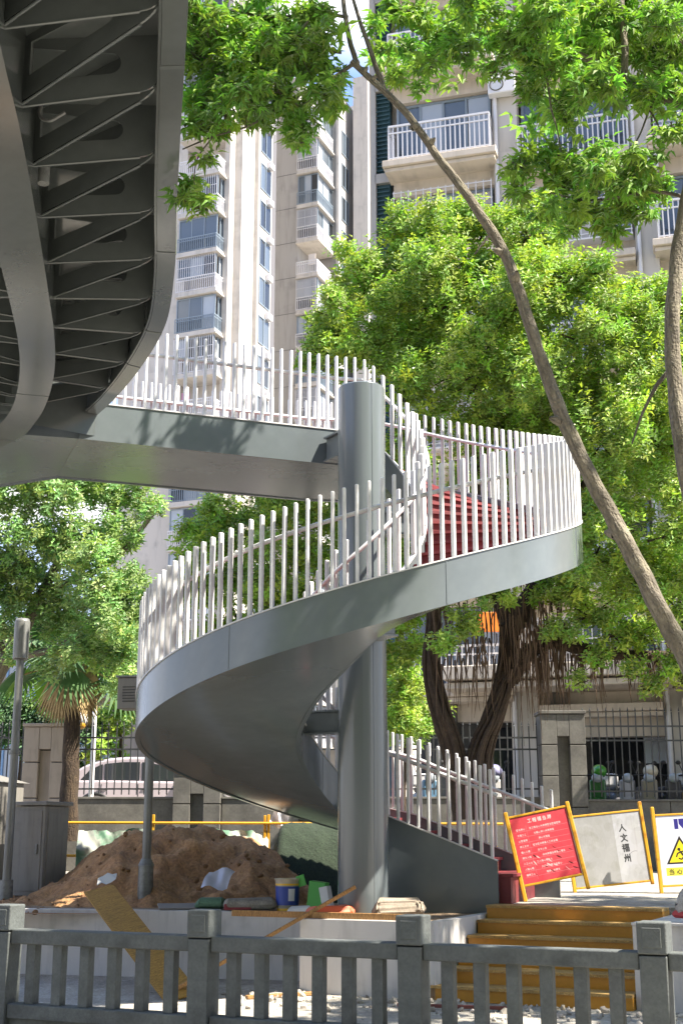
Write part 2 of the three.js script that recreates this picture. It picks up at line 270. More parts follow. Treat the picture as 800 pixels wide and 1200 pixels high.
  function railing(st, o, gap) {
    let acc = gap * .5, L = 0;
    for (let i = 1; i < st.length; i++) {
      const a = st[i - 1], b = st[i], pa = off(a, o), pb = off(b, o), d = Math.hypot(pb[0] - pa[0], pb[1] - pa[1]);
      while (acc <= L + d) {
        const f = (acc - L) / d; const m = mesh('baluster', bg, MAT.white, t, pa[0] + (pb[0] - pa[0]) * f, a.y + (b.y - a.y) * f, pa[1] + (pb[1] - pa[1]) * f);
        m.rotation.y = Math.atan2(a.nx + (b.nx - a.nx) * f, a.nz + (b.nz - a.nz) * f); m.rotation.z = rr(-.006, .006); acc += gap;
      }
      L += d;
    }
    const c = []; st.forEach((s, i) => { if (i < 7 || i > 160 || i % 3 === 0) { const p = off(s, o + (o < 0 ? -.055 : .055)); c.push(V(p[0], s.y + .7, p[1])); } });
    mesh('handrail', tube(c, [.022, .022], 8, 260), MAT.white, t);
  }
  railing(out, -.025, .117); railing(inn, .025, .117);
  // pillar with brackets
  const pil = mesh('pillar', new THREE.LatheGeometry([[.001, .6], [.27, .6], [.27, 6.55], [.264, 6.562], [.001, 6.562]].map(p => new THREE.Vector2(...p)), 64), MAT.steel, t, CX, 0, CZ);
  mesh('weld_seam', box(.012, 5.9, .006, 0, 3.6, 0), MAT.steel, pil, .12, 0, .243).rotation.y = .45;
  const bracket = (deg, y, len, h) => { const b = mesh('bracket', [rbox(.12, h, len, .006, 0, y, .22 + len / 2), box(.2, .02, len, 0, y + h / 2 + .011, .22 + len / 2), box(.2, .02, len, 0, y - h / 2 - .011, .22 + len / 2)], MAT.steel, t, CX, 0, CZ); b.rotation.y = deg * D2R; };
  bracket(-118, 2.72, .46, .22); bracket(212, 5.98, .46, .26); bracket(25, 3.7, .0001 + .46, .22); bracket(100, 4.95, .46, .22); bracket(-180, 1.72, .46, .22);
}

// ---------------------------------------------------------------- the footbridge
{
  const t = thing('footbridge', 'dark grey steel footbridge with zigzag ribs under its curved deck', 'footbridge');
  const E = [[0, 0], [-.45, 3.3], [-.87, 6.39], [-1.0, 7.24], [-1.24, 8.84], [-1.41, 10.05], [-1.64, 11.2], [-2.05, 12.35], [-2.5, 13.35], [-2.76, 13.84]].map(p => [p[0], -p[1]]);
  const F = [[-1.0, 0], [-1.5, 3.3], [-1.93, 6.45], [-2.03, 7.3], [-2.24, 8.75], [-2.42, 9.9], [-2.57, 10.8], [-2.78, 11.75], [-3.08, 12.7], [-3.3, 13.22]].map(p => [p[0], -p[1]]);
  const n = 90, e = spline(E, n), f = spline(F, n);
  const lean = (a, b, k) => a.map((p, i) => { const dx = b[i][0] - p[0], dz = b[i][1] - p[1], l = Math.hypot(dx, dz); return [p[0] + dx / l * k, p[1] + dz / l * k]; });
  const ei = lean(e, f, .15);
  const yE = 6.12, yF = 5.83, yD = 6.56;
  mesh('edge_beam', sweep(e, ei, yE, yD + .12), MAT.bridgeSteel, t).userData.label = 'curved edge beam facing the staircase';
  mesh('edge_lip', sweep(lean(e, f, .153), lean(e, f, .17), yE + .006, yE + .05), MAT.bridgeSteel, t);
  for (const k of [47, 62, 70, 28]) { const p = e[k], q = ei[k]; mesh('joint_plate', prism([[p[0] + .004, p[1]], [q[0], q[1]], [q[0], q[1] + .035], [p[0] + .004, p[1] + .035]], yE - .006, yE + .3), MAT.bridgeSteel, t); }
  // box girder: goes on past the staircase deck to the left
  const FR = spline([...F, [-3.55, -13.7], [-4.1, -14.3], [-5, -14.8], [-6.5, -15.2], [-9, -15.4]], 130);
  const FL = spline([[-1.36, 0], [-1.86, -3.3], [-2.29, -6.5], [-2.38, -7.35], [-2.6, -8.85], [-2.77, -10.0], [-2.91, -10.85], [-3.1, -11.7], [-3.38, -12.6], [-3.6, -13.1], [-3.85, -13.5], [-4.35, -13.98], [-5.1, -14.42], [-6.5, -14.8], [-9, -15]], 130);
  mesh('box_girder', sweep(FR, FL, yF, yD), MAT.bridgeSteel, t);
  for (const i of [96, 111, 71]) { const a = FR[i], b = FL[i]; mesh('splice', prism([[a[0], a[1]], [b[0], b[1]], [b[0], b[1] + .012], [a[0], a[1] + .012]], yF - .004, yF + .01), MAT.bridgeSteel, t); }
  // far half of the deck
  const G = FL.map((p, i) => { const a = FR[i], dx = p[0] - a[0], dz = p[1] - a[1], l = Math.hypot(dx, dz); return [p[0] + dx / l * 1.15, p[1] + dz / l * 1.15]; });
  const Gi = lean(G, FL, .15);
  mesh('edge_beam', sweep(G, Gi, yE, yD + .12), MAT.bridgeSteel, t).userData.label = 'edge beam on the side away from the staircase';
  mesh('deck_plate', sweep(lean(e, f, .151), f, yD - .05, yD + .03), MAT.bridgeSteel, t);
  mesh('deck_plate', sweep(lean(G, FL, .151), FL, yD - .05, yD + .03), MAT.bridgeSteel, t);
  mesh('deck_plate', sweep(FR, FL, yD + .002, yD + .04), MAT.bridgeSteel, t);
  // ribs: a straight one and a diagonal at every bay, each a plate with a slot
  function rib(name, a, b, ya, yb) {                              // a: at the edge beam, b: at the girder
    const L = Math.hypot(b[0] - a[0], b[1] - a[1]); const top = yD - .052;
    const s = new THREE.Shape(); s.moveTo(0, ya - top + .05); s.quadraticCurveTo(L * .02, ya - top, L * .12, ya - top - .012); s.lineTo(L, yb - top); s.lineTo(L, 0); s.lineTo(0, 0);
    const h = new THREE.Path(), x0 = L * .36, x1 = L * .95, m0 = (ya - top) * .5, r = .075; h.moveTo(x1, m0 + .13); h.lineTo(x0, m0 + r); h.absarc(x0, m0, r, Math.PI / 2, Math.PI * 1.5, false); h.lineTo(x1, m0 - .11); s.holes.push(h);
    const g = new THREE.ExtrudeGeometry(s, { depth: .014, bevelEnabled: false, curveSegments: 6 }); g.translate(0, top, -.007); g.rotateY(-Math.atan2(b[1] - a[1], b[0] - a[0])); g.translate(a[0], 0, a[1]);
    const fl = bar(V(a[0] + (b[0] - a[0]) * .12, ya - .014, a[1] + (b[1] - a[1]) * .12), V(b[0], yb - .002, b[1]), .012, 4);
    mesh(name, [metric(g), fl], MAT.bridgeSteel, t);
  }
  const cum = [0]; for (let i = 1; i <= n; i++) cum.push(cum[i - 1] + Math.hypot(ei[i][0] - ei[i - 1][0], ei[i][1] - ei[i - 1][1]));
  const fAt = (P, s) => { let i = 1; while (i < n && cum[i] < s) i++; const k = Math.min(1, (s - cum[i - 1]) / (cum[i] - cum[i - 1])); return [P[i - 1][0] + (P[i][0] - P[i - 1][0]) * k, P[i - 1][1] + (P[i][1] - P[i - 1][1]) * k]; };
  const s0 = 6.53 - .835 * 5, eR = lean(e, f, .172);
  for (let k = 0; k < 15; k++) { const s = s0 + k * .835; if (s > cum[n] - .05) break; rib('rib', fAt(eR, s), fAt(f, s), yE + .0, yE - .09); const s2 = Math.min(cum[n] - .02, s + .8); rib('diagonal_rib', fAt(eR, s + .03), fAt(f, s2), yE, yE - .09); }
  const gR = lean(G, FL, .152); for (let i = 14; i < 118; i += 6) { rib('rib', gR[i], FL[i], yE, yE - .09); rib('diagonal_rib', gR[i], FL[Math.min(129, i + 5)], yE, yE - .09); }
  // end diaphragm towards the staircase deck
  mesh('end_plate', quadStrip([[V(e[n][0], yE - .25, e[n][1]), V(f[n][0] - .15, yE - .25, f[n][1] - .15)], [V(e[n][0], yD, e[n][1]), V(f[n][0] - .15, yD, f[n][1] - .15)]]), MAT.bridgeSteel, t);
  // drain pipe and cable loop under the deck
  mesh('drain_pipe', [cyl(.04, .04, .35, -2.08, 5.92, -8.15), cyl(.05, .05, .06, -2.08, 6.2, -8.15)], MAT.galv, t);
  mesh('cable_loop', tube([V(-1.9, 6.35, -7.55), V(-1.98, 6.1, -7.55), V(-1.9, 6.02, -7.5), V(-1.8, 6.08, -7.5)], [.012, .012], 6), MAT.galv, t);
}

// ---------------------------------------------------------------- buildings
function building(name, label, x, y, z, theta) { return thing(name, label, 'building', x, y, z, -theta * D2R); }
function windowUnit(b, x0, x1, y0, y1, z, nPanes, fm, panes, rotY = 0, px = 0, pz = 0) {   // frame with panes, on a face turned rotY about (px, pz)
  const w = x1 - x0, h = y1 - y0, parts = [box(w, .07, .08, 0, .035, 0), box(w, .07, .08, 0, h - .035, 0)];
  for (let i = 0; i <= nPanes; i++) parts.push(box(.07, h, .08, -w / 2 + w * i / nPanes * .97 + .03, h / 2, .002));
  const f = mesh('window', parts, fm, b);
  const place = (m, lx, ly, lz) => { if (!rotY) m.position.set(lx, ly, lz); else { m.position.set(px + lz, ly, pz - lx); m.rotation.y = Math.PI / 2; } };
  place(f, (x0 + x1) / 2, y0, z);
  for (let i = 0; i < nPanes; i++) { const p = mesh('pane', new THREE.PlaneGeometry(w / nPanes - .05, h - .1), panes[(i + Math.floor(rnd() * 7)) % panes.length], f, -w / 2 + w * (i + .5) / nPanes, h / 2, -.01 + (i % 2) * .025); p.rotation.y = rr(-.008, .008); p.rotation.x = rr(-.008, .008); }
  return f;
}
function railBars(w, h, gap, th = .03, lx = 0, lz = 0, turn = false) {
  const parts = [box(w, .06, .06, 0, h, 0), box(w, .04, .04, 0, h * .8, 0), box(w, .04, .04, 0, .08, 0)];
  for (let i = 0; i <= Math.round(w / gap); i++) parts.push(box(th, h, th, -w / 2 + Math.min(w, i * gap), h / 2, 0));
  return parts.map(g => { if (turn) g.rotateY(Math.PI / 2); return g.translate(lx, 0, lz); });
}
const panesMix = [MAT.glass, MAT.glassPale, MAT.glass, MAT.glassDark, MAT.glassPale];
const curtain = M([.5, .48, .46], .9), cloth = [M([.45, .2, .3], .9), M([.2, .3, .5], .9), M([.6, .55, .5], .9)];
// right: the near apartment block
{
  const b = building('apartment_block', 'cream apartment block with white balcony railings and a teal louvre strip behind the trees', 1.07, 1.7, -34.3, 16);
  mesh('wall', box(34, 27.6, 10, 16.6, 3.42 + 13.8, -5.6), MAT.cream, b); mesh('wall', box(33.8, 3.42, 5, 16.6, 1.71, -8.1), MAT.wallGrey, b).userData.label = 'ground floor wall set back under the arcade, coloured dark for its shade';  // set-back wall coloured dark to stand in for the arcade shade
  const bays = [[.45, 3.45], [4.15, 7.25], [7.85, 11.0], [11.7, 14.8], [15.4, 18.5], [19, 22]];
  // teal louvre strip on the corner
  mesh('louvre_backing', box(.42, 31, .3, .1, 15.5, -.45), MAT.louver, b);
  for (let i = 0; i < 150; i++) { const y = 10 + i * .14; if (((y - .3) % 3.05) < .35) continue; const s = mesh('louvre_slat', box(.4, .02, .14), MAT.louver, b, .1, y, -.26); s.rotation.x = .6; }
  mesh('corner_strip', box(.14, 31, .5, -.17, 15.5, -.4), MAT.towerGrey, b);
  for (let k = 1; k <= 10; k++) mesh('floor_band', box(.5, .3, .42, .12, .3 + 3.05 * k + .05, -.36), MAT.towerGrey, b);
  const cols = [[3.45, 4.15], [7.25, 7.85], [11, 11.7], [14.8, 15.4], [18.5, 19]];
  for (const [a, c] of cols) { mesh('column', box(c - a, 31, .75, (a + c) / 2, 15.5, -.22), MAT.creamLight, b); mesh('down_pipe', cyl(.055, .055, 30, a + .1, .5, .22, 10), MAT.frameWhite, b); }
  bays.forEach(([a, c], j) => {
    const w = c - a, mx = (a + c) / 2;
    for (let k = 1; k <= 9; k++) {
      const y = .3 + 3.05 * k + (j % 2 ? -.45 : 0) - (j > 1 ? .4 : 0);
      const type = (j === 0 ? (k === 5 || k === 3 ? 1 : 0) : (k * 3 + j) % 4 === 0 ? 1 : 0);
      mesh('spandrel', box(w - .01, .62, .5, mx, y - .36, -.36), MAT.cream, b);
      const depth = j === 1 ? .35 : .62;
      mesh('balcony_slab', [rbox(w + (j === 1 ? -.02 : .3), .2, depth + .36, .02, mx, y + .02, depth / 2 - .1), rbox(w + (j === 1 ? -.04 : .2), .12, depth + .2, .02, mx, y - .15, depth / 2 - .12)], MAT.cream, b);
      if (k > 2 && (k + j) % 2) { const ac = mesh('air_conditioner', rbox(.8, .56, .3, .04, 0, 0, 0), MAT.frameWhite, b, c + .34, y - .9 + (j % 2) * .5, .34); mesh('fan_grille', new THREE.TorusGeometry(.19, .02, 6, 20), MAT.darkSlot, ac, -.14, 0, .152); }
      if (type === 0) {
        mesh('railing', railBars(w - .05, 1.1, .14, .035), MAT.frameWhite, b, mx, y + .12, depth - .02);
        mesh('railing', [...railBars(depth - .05, 1.1, .14, .035, -w / 2 + .05, -depth / 2, true), ...railBars(depth - .05, 1.1, .14, .035, w / 2 - .05, -depth / 2, true)], MAT.frameWhite, b, mx, y + .12, depth - .02);
        windowUnit(b, a + .08, c - .08, y + .13, y + 2.36, -.3, 4, MAT.frame, panesMix);
        if (rnd() < .4) mesh('laundry', box(.5, .8, .03, 0, 0, 0), cloth[Math.floor(rnd() * 3)], b, mx + rr(-1, 1), y + 1.5, depth - .2);
      } else {
        mesh('sill_wall', box(w - .02, .55, .4, mx, y + .4, -.34), MAT.cream, b);
        windowUnit(b, a + .1, c - .1, y + .7, y + 2.36, -.3, 3, MAT.frame, [MAT.glassPale, curtain, MAT.glass]);
        const gr = []; for (let i = 0; i <= 13; i++) gr.push(box(.025, 1.75, .025, -w / 2 + .08 + (w - .16) * i / 13, .85, 0)); for (let i = 0; i < 4; i++) gr.push(box(w - .1, .025, .025, 0, .1 + i * .52, .015));
        mesh('window_grille', gr, MAT.frameWhite, b, mx, y + .65, .25); mesh('grille_shelf', box(w - .1, .05, .5, mx, y + .62, .02), MAT.frameWhite, b);
      }
    }
  });
  // ground floor with canopy
  mesh('canopy', [rbox(24, .35, 1.9, .03, 14, 3.75, .75), rbox(24, .16, 1.7, .03, 14, 3.44, .7)], MAT.cream, b);
  for (let i = 0; i < 8; i++) { mesh('shop_front', box(2.3, 2.9, .1, 3.2 + i * 2.9, 1.5, -5.53), MAT.glassDark, b); mesh('pier', box(.5, 3.35, .7, 1.75 + i * 2.9, 1.67, -.25), MAT.wallGrey, b); }  // piers coloured dark too, for the shade under the canopy
}
// unseen block behind the camera, added to cut sky light on front faces
{
  const b = thing('apartment_block', 'unseen long apartment block added across the road to hold back sky light', 'building', -22, 0, 24, 0);
  mesh('wall', box(60, 38, 10, 22, 19, 5), MAT.creamLight, b);
  for (let k = 0; k < 11; k++) for (let i = 0; i < 18; i++) { mesh('window', box(1.9, 1.6, .1, -5 + i * 3.2, 2.2 + k * 3.3, -.03), MAT.glassDark, b); }
  for (let k = 0; k < 11; k++) mesh('balcony_slab', box(60, .2, 1.1, 22, .9 + k * 3.3, -.55), MAT.creamLight, b);
}
// far towers
function tower(name, label, x, z, theta, H, plan) {
  const b = building(name, label, x, 1.7, z, theta); plan(b, H); return b;
}
const FH = 3.0;
function towerBalcony(b, x0, x1, y, dep, style, sideDep) {          // balcony over the front face, wrapping the right corner
  const w = x1 - x0, mx = (x0 + x1) / 2;
  mesh('balcony_slab', [box(w + .1, .3, dep + sideDep, mx + .05, y - .05, dep / 2 - sideDep / 2), box(w + .25, .1, dep + sideDep + .1, mx + .08, y - .2, dep / 2 - sideDep / 2)], MAT.creamLight, b);
  const rm = style === 1 ? MAT.frame : MAT.frameWhite;
  mesh('railing', railBars(w, 1.05, .16, .04), rm, b, mx, y + .1, dep - .03);
  mesh('railing', railBars(dep + sideDep, 1.05, .16, .04, 0, 0, true), rm, b, x1 + .05, y + .1, dep / 2 - sideDep / 2);
  if (style !== 2) {
    windowUnit(b, x0, x1 + .02, y + (style ? .1 : 1.15), y + FH - .32, dep - .25, 3, MAT.frame, panesMix);
    windowUnit(b, -dep / 2 + .1, sideDep - dep / 2 + .9, y + .1, y + FH - .32, .0, 3, MAT.frame, panesMix, 1, x1 - .1, 0);
    if (style === 0 && rnd() < .6) { const gr = []; for (let i = 0; i <= 18; i++) gr.push(box(.03, 1.5, .03, -w / 2 + w * i / 18, .75, 0)); gr.push(box(w, .03, .03, 0, .75, 0)); mesh('window_grille', gr, MAT.frameWhite, b, mx, y + 1.15, dep); }
  } else { mesh('laundry', box(.6, .9, .04), cloth[Math.floor(rnd() * 3)], b, mx + rr(-.8, .8), y + 1.4, dep - .4); }
}
tower('apartment_tower', 'pale apartment tower with stacked balconies beside the footbridge', -11.0, -84, 22, 70, (b, H) => {
  mesh('wall', box(5, H, 10, -2.6, H / 2, -5), MAT.creamLight, b);
  mesh('wall', box(4.0, H, 4, 2.0, H / 2, -2.6), MAT.creamLight, b).userData.label = 'recessed front wall behind the balconies';
  mesh('wall', box(.4, H, 2.6, 3.22, H / 2, -1.1), MAT.creamLight, b);
  mesh('wall', box(.85, H, 2.3, 3.9, H / 2, -3.75), MAT.creamLight, b);
  mesh('wall', box(.5, H, .9, 4.0, H / 2, -5.3), MAT.tileDark, b);
  for (let k = 2; k < 22; k++) {
    const y = FH * k + .2; towerBalcony(b, 0, 3.0, y, 1.3, [0, 1, 0, 2, 0, 1][k % 6], .6);
    windowUnit(b, 3.5, 3.85, y + .9, y + 2.3, -2.56, 1, MAT.frame, [MAT.glassDark]);
    mesh('window_hood', box(.5, .08, .3, 3.7, y + 2.4, -2.5), MAT.creamLight, b);
    windowUnit(b, 2.9, 4.6, y + .4, y + 2.5, .02, 2, MAT.frame, [MAT.glass, MAT.glassDark, MAT.glassDark], 1, 4.33, 0);
    mesh('air_conditioner', rbox(.3, .5, .7, .04, 4.5, y + .1 - .3, -4.3), MAT.frameWhite, b);
  }
});
tower('apartment_tower', 'grey jointed apartment tower with balconies wrapping its corner', -5.4, -94, 22, 60, (b, H) => {
  mesh('wall', box(2.1, H, 12, 1.05, H / 2, -6), MAT.towerGrey, b);
  mesh('wall', box(2.6, H, 9, 3.0, H / 2, -7.7), MAT.towerGrey, b);
  mesh('corner_column', box(.22, H, .22, 4.3, H / 2, -3.0), MAT.creamLight, b);
  mesh('wall', box(1.3, H + 2, 2.9, 5.6, H / 2 + 1, -6.2), MAT.creamLight, b).userData.label = 'white fin wall';
  mesh('wall', box(1.2, H - 4, 5, 6.3, H / 2 - 2, -10.6), MAT.creamLight, b);
  for (let k = 2; k < 19; k++) {
    const y = FH * k + .2; towerBalcony(b, 2.15, 3.85, y, .35, [0, 1, 0, 0, 2][k % 5], 2.9);
    mesh('joint', box(2.14, .03, .02, 1.05, y + .1, .006), MAT.tileDark, b);
    windowUnit(b, 3.2, 4.6, y + .4, y + 2.5, .01, 2, MAT.frame, [MAT.glassDark, MAT.glass], 1, 4.32, -.6);
    windowUnit(b, 8.4, 10.6, y + .3, y + 2.5, .02, 2, MAT.frame, [MAT.glass, MAT.glassDark], 1, 6.92, 0);
    mesh('air_conditioner', rbox(.3, .5, .7, .04, 7.1, y, -11.6), M([.6, .4, .25], .8), b);
  }
});
tower('apartment_tower', 'distant slim tower with one window per floor glimpsed beside the teal louvres', .6, -140, 22, 86, (b, H) => {
  mesh('wall', box(9, H, 9, 2.5, H / 2, -4.5), MAT.creamLight, b);
  for (let k = 8; k < 28; k++) { windowUnit(b, 1.3, 3.2, FH * k + .9, FH * k + 2.3, .0, 2, MAT.frame, [MAT.glass, MAT.glassDark]); mesh('floor_band', box(9.02, .06, .04, 2.5, FH * k, .02), MAT.towerGrey, b); windowUnit(b, 4.3, 6.0, FH * k + .9, FH * k + 2.3, 0, 2, MAT.frame, [MAT.glassPale, MAT.glass]); }
});
{
  const b = building('low_building', 'low beige building with blue framed windows behind the palm', -17, 1.7, -46, 10);
  mesh('wall', box(18, 6.6, 8, 5, 3.3, -4), MAT.wallBeige, b);
  mesh('roof', rbox(18.6, .35, 8.6, .05, 5, 6.8, -4), MAT.wallBeige, b);
  for (let k = 0; k < 2; k++) for (let i = 0; i < 6; i++) { windowUnit(b, -2.4 + i * 2.6, -.8 + i * 2.6, 1.2 + k * 3.3, 2.9 + k * 3.3, .03, 3, M([.2, .34, .5], .5), [MAT.glassPale, MAT.glass]); mesh('sill', box(1.8, .08, .2, -1.6 + i * 2.6, 1.14 + k * 3.3, .1), MAT.frameWhite, b); }
}

// ---------------------------------------------------------------- compound wall with gate piers and iron fences
function pier(x, h, w, label, mat) {
  const t = thing('gate_pier', label, 'pier', x, .79, -28.1);
  mesh('core', box(w - .03, h, .38, 0, h / 2, 0), MAT.wallGrey, t);
  const n = Math.round(h / .72);
  for (let i = 0; i < n; i++) { const hh = h / n; for (const s of [-1, 1]) mesh('stone_panel', rbox(w * .36, hh - .02, .7, .012, s * w * .32, hh * (i + .5), .0), mat, t); }
  mesh('recess_panel', box(w * .27, h - .5, .4, 0, (h - .5) / 2, .0), mat, t);
  mesh('lintel', rbox(w * .27, .46, .695, .008, 0, h - .24, 0), mat, t);
  mesh('pier_cap', rbox(w + .06, .07, .78, .015, 0, h + .036, 0), mat, t);
  return t;
}
const darkStone = MAT.wallGrey;
pier(-6.3, 2.98, .92, 'sunlit beige stone pier at the end of the iron fence by the parked car', MAT.wallBeige);
pier(-3.05, 2.05, 1.0, 'grey pier between the car and the sand heap, lower than the others', MAT.wallGrey);
pier(4.72, 3.25, .95, 'dark stone gate pier behind the red notice board', darkStone);
function ironFence(x0, x1, label, wm, lo = 1.47, hi = 1.55) {
  const w = x1 - x0, t = thing('iron_fence', label, 'fence', x0, .79, -28.1);
  const nb = Math.max(1, Math.round(w / 1.9)); for (let i = 0; i < nb; i++) mesh('wall_panel', rbox(w / nb - .012, lo, .34, .012, w * (i + .5) / nb, lo / 2, 0), wm, t);
  mesh('wall_cap', rbox(w, .05, .4, .012, w / 2, lo + .026, 0), wm, t);
  for (const y of [lo + .22, lo + hi * .68, lo + hi * .84]) mesh('rail', box(w, .035, .03, w / 2, y, 0), MAT.iron, t);
  const g = join([box(.024, hi - .1, .024, 0, hi / 2, 0), new THREE.ConeGeometry(.02, .1, 4).translate(0, hi + .02, 0)]);
  for (let i = 0; i <= w / .16; i++) { const m = mesh('picket', g, MAT.iron, t, .03 + i * .16, lo + .05, .012); m.rotation.z = rr(-.01, .01); }
}
ironFence(-5.84, -3.56, 'black iron fence on a low wall in front of the pale car', MAT.wallGrey);
ironFence(-2.54, 4.22, 'black iron fence on a grey wall behind the pillar and lower flight', MAT.wallGrey);
ironFence(5.2, 14, 'black iron fence on a dark wall in front of the parked scooters', darkStone, 1.42, 1.9);
ironFence(-16, -6.78, 'black iron fence running on beyond the beige pier', MAT.wallGrey);

// ---------------------------------------------------------------- the granite fence in front
{
  const P = [[-3.8, -10.2], [-2.36, -9.54], [-.9, -8.87], [.44, -8.27], [1.77, -7.65], [3.1, -7.03]];
  const t = thing('granite_fence', 'grey carved stone fence with square posts along the pavement edge', 'fence');
  P.forEach(([x, z]) => {
    const g = mesh('post', rbox(.155, .85, .155, .008, 0, .425, 0), MAT.granite, t, x, 0, z); g.rotation.y = -TH;
    const c = mesh('post_cap', [rbox(.17, .175, .17, .012, 0, .0875, 0), rbox(.11, .11, .012, .02, 0, .09, .083)], MAT.granite, g, 0, .857, 0);
  });
  for (let i = 0; i < P.length - 1; i++) {
    const [x0, z0] = P[i], [x1, z1] = P[i + 1], L = Math.hypot(x1 - x0, z1 - z0), mx = (x0 + x1) / 2, mz = (z0 + z1) / 2, r = -Math.atan2(z1 - z0, x1 - x0), w = L - .16;
    const put = (name, g) => { const m = mesh(name, g, MAT.granite, t, mx, 0, mz); m.rotation.y = r; return m; };
    put('top_rail', rbox(w, .1, .12, .012, 0, .82, 0)); put('bottom_rail', rbox(w, .1, .12, .012, 0, .33, 0));
    for (let k = 0; k < 6; k++) put('baluster', rbox(.078, .395, .07, .006, -w / 2 + w * (k + .72) / 6.45, .575, 0));
    put('plinth', rbox(w, .12, .2, .012, 0, .06, 0)); put('base_panel', rbox(w, .16, .06, .006, 0, .2, 0));
  }
}

// ---------------------------------------------------------------- poles and cabinets
{
  const t = thing('lamp_pole', 'slim grey pole with a cylindrical head beside the cabinets', 'lamp pole', -4.2, .62, -16.8);
  mesh('shaft', [cyl(.055, .05, 3.2, 0, 0, 0, 14), cyl(.075, .075, .05, 0, 1.9, 0, 14)], MAT.galv, t);
  mesh('base', [cyl(.09, .08, .35, 0, 0, 0, 14), cyl(.14, .14, .03, 0, 0, 0, 14)], MAT.galv, t);
  mesh('head', new THREE.LatheGeometry([[.001, 0], [.09, 0], [.1, .02], [.1, .5], [.085, .54], [.001, .55]].map(p => new THREE.Vector2(...p)), 24), MAT.galv, t, 0, 3.12, 0);
  const q = thing('sign_pole', 'pale grey pole standing in the sand with a square box on top', 'pole', -2.34, .66, -16.0);
  mesh('shaft', cyl(.055, .05, 2.75, 0, 0, 0, 14), MAT.galv, q);
  mesh('base', [new THREE.CylinderGeometry(.09, .095, .42, 8).translate(0, .3, 0), cyl(.1, .06, .08, 0, .5, 0, 8), box(.5, .06, .3, -.1, .05, 0)], MAT.galv, q);
  const bx = mesh('box', rbox(.54, .38, .3, .012, -.13, 2.55, 0), MAT.cabinet, q); bx.rotation.y = -.2; mesh('box_lid', rbox(.58, .025, .34, .006, -.13, 2.755, 0), MAT.galv, bx);
  for (let i = 0; i < 6; i++) mesh('louvre', box(.16, .012, .012, -.25, 2.45 + i * .035, .153), MAT.darkSlot, bx);
  const c = thing('utility_cabinet', 'lower grey metal utility cabinet with a flat lid beside the sand heap', 'cabinet', -3.92, .72, -17.3, -TH);
  mesh('body', rbox(.5, 1.12, .5, .01, 0, .6, 0), MAT.cabinet, c); mesh('lid', rbox(.58, .05, .58, .01, 0, 1.19, 0), MAT.cabinet, c); mesh('plinth', box(.46, .06, .46, 0, .02, 0), MAT.darkSlot, c);
  mesh('door', rbox(.42, 1.0, .012, .004, 0, .6, .254), MAT.cabinet, c); mesh('side_panel', rbox(.012, .95, .38, .004, .254, .6, 0), MAT.cabinet, c); mesh('latch', rbox(.03, .12, .02, .004, .15, .62, .268), MAT.galv, c);
  const k = thing('utility_cabinet', 'taller grey utility cabinet with a pitched lid behind the lamp pole', 'cabinet', -4.85, .72, -17.9, -TH);
  mesh('body', rbox(.85, 1.45, .6, .01, 0, .75, 0), MAT.cabinet, k); mesh('lid', new THREE.ConeGeometry(.66, .16, 4).rotateY(Math.PI / 4).scale(1, 1, .8).translate(0, 1.56, 0), MAT.cabinet, k); for (const s of [-1, 1]) mesh('door', rbox(.37, 1.3, .012, .004, s * .2, .75, .304), MAT.cabinet, k);
  const w = thing('camera_pole', 'thin pale pole carrying a white dome camera behind the iron fence', 'camera pole', -5.55, 1.7, -29.2);
  mesh('shaft', cyl(.06, .05, 2.6, 0, 0, 0, 12), MAT.frameWhite, w); mesh('arm', box(.3, .05, .05, -.12, 2.45, .05), MAT.frameWhite, w);
  const cam = mesh('dome_camera', new THREE.SphereGeometry(.14, 18, 12).scale(1, 1.2, 1).translate(-.26, 2.34, .1), MAT.frameWhite, w); mesh('lens_dome', new THREE.SphereGeometry(.1, 16, 10).translate(-.26, 2.22, .13), MAT.yellow, cam);
  const g = thing('litter_bin', 'bright green litter bin behind the tall cabinet', 'bin', -8.0, 1.7, -29.3);
  mesh('body', rbox(.55, .9, .55, .05, 0, .5, 0), M([.03, .42, .08], .5), g); mesh('lid', rbox(.6, .1, .62, .04, 0, 1.0, 0), M([.02, .3, .06], .5), g);
}

// ---------------------------------------------------------------- sand heap, netting and tarpaulin
const hash2 = fbm(6, 5, 77);
function heap(name, label, category, x0, x1, z0, z1, nx, nz, fn, mat) {
  const rows = []; for (let i = 0; i <= nx; i++) { const r = []; for (let j = 0; j <= nz; j++) { const x = x0 + (x1 - x0) * i / nx, z = z0 + (z1 - z0) * j / nz; r.push(V(x, fn(x, z), z)); } rows.push(r); }
  const g = quadStrip(rows); return single(name, label, category, g, mat);
}
const ridge = [[-5.6, .6], [-4.6, .64], [-4.0, .7], [-3.6, .98], [-3.2, 1.3], [-2.75, 1.55], [-2.3, 1.62], [-1.7, 1.56], [-1.2, 1.46], [-.8, 1.26], [-.45, .9], [-.15, .62]];
const lerpT = (T, x) => { if (x <= T[0][0]) return T[0][1]; for (let i = 1; i < T.length; i++) if (x <= T[i][0]) { const k = (x - T[i - 1][0]) / (T[i][0] - T[i - 1][0]); return T[i - 1][1] + (T[i][1] - T[i - 1][1]) * k; } return T[T.length - 1][1]; };
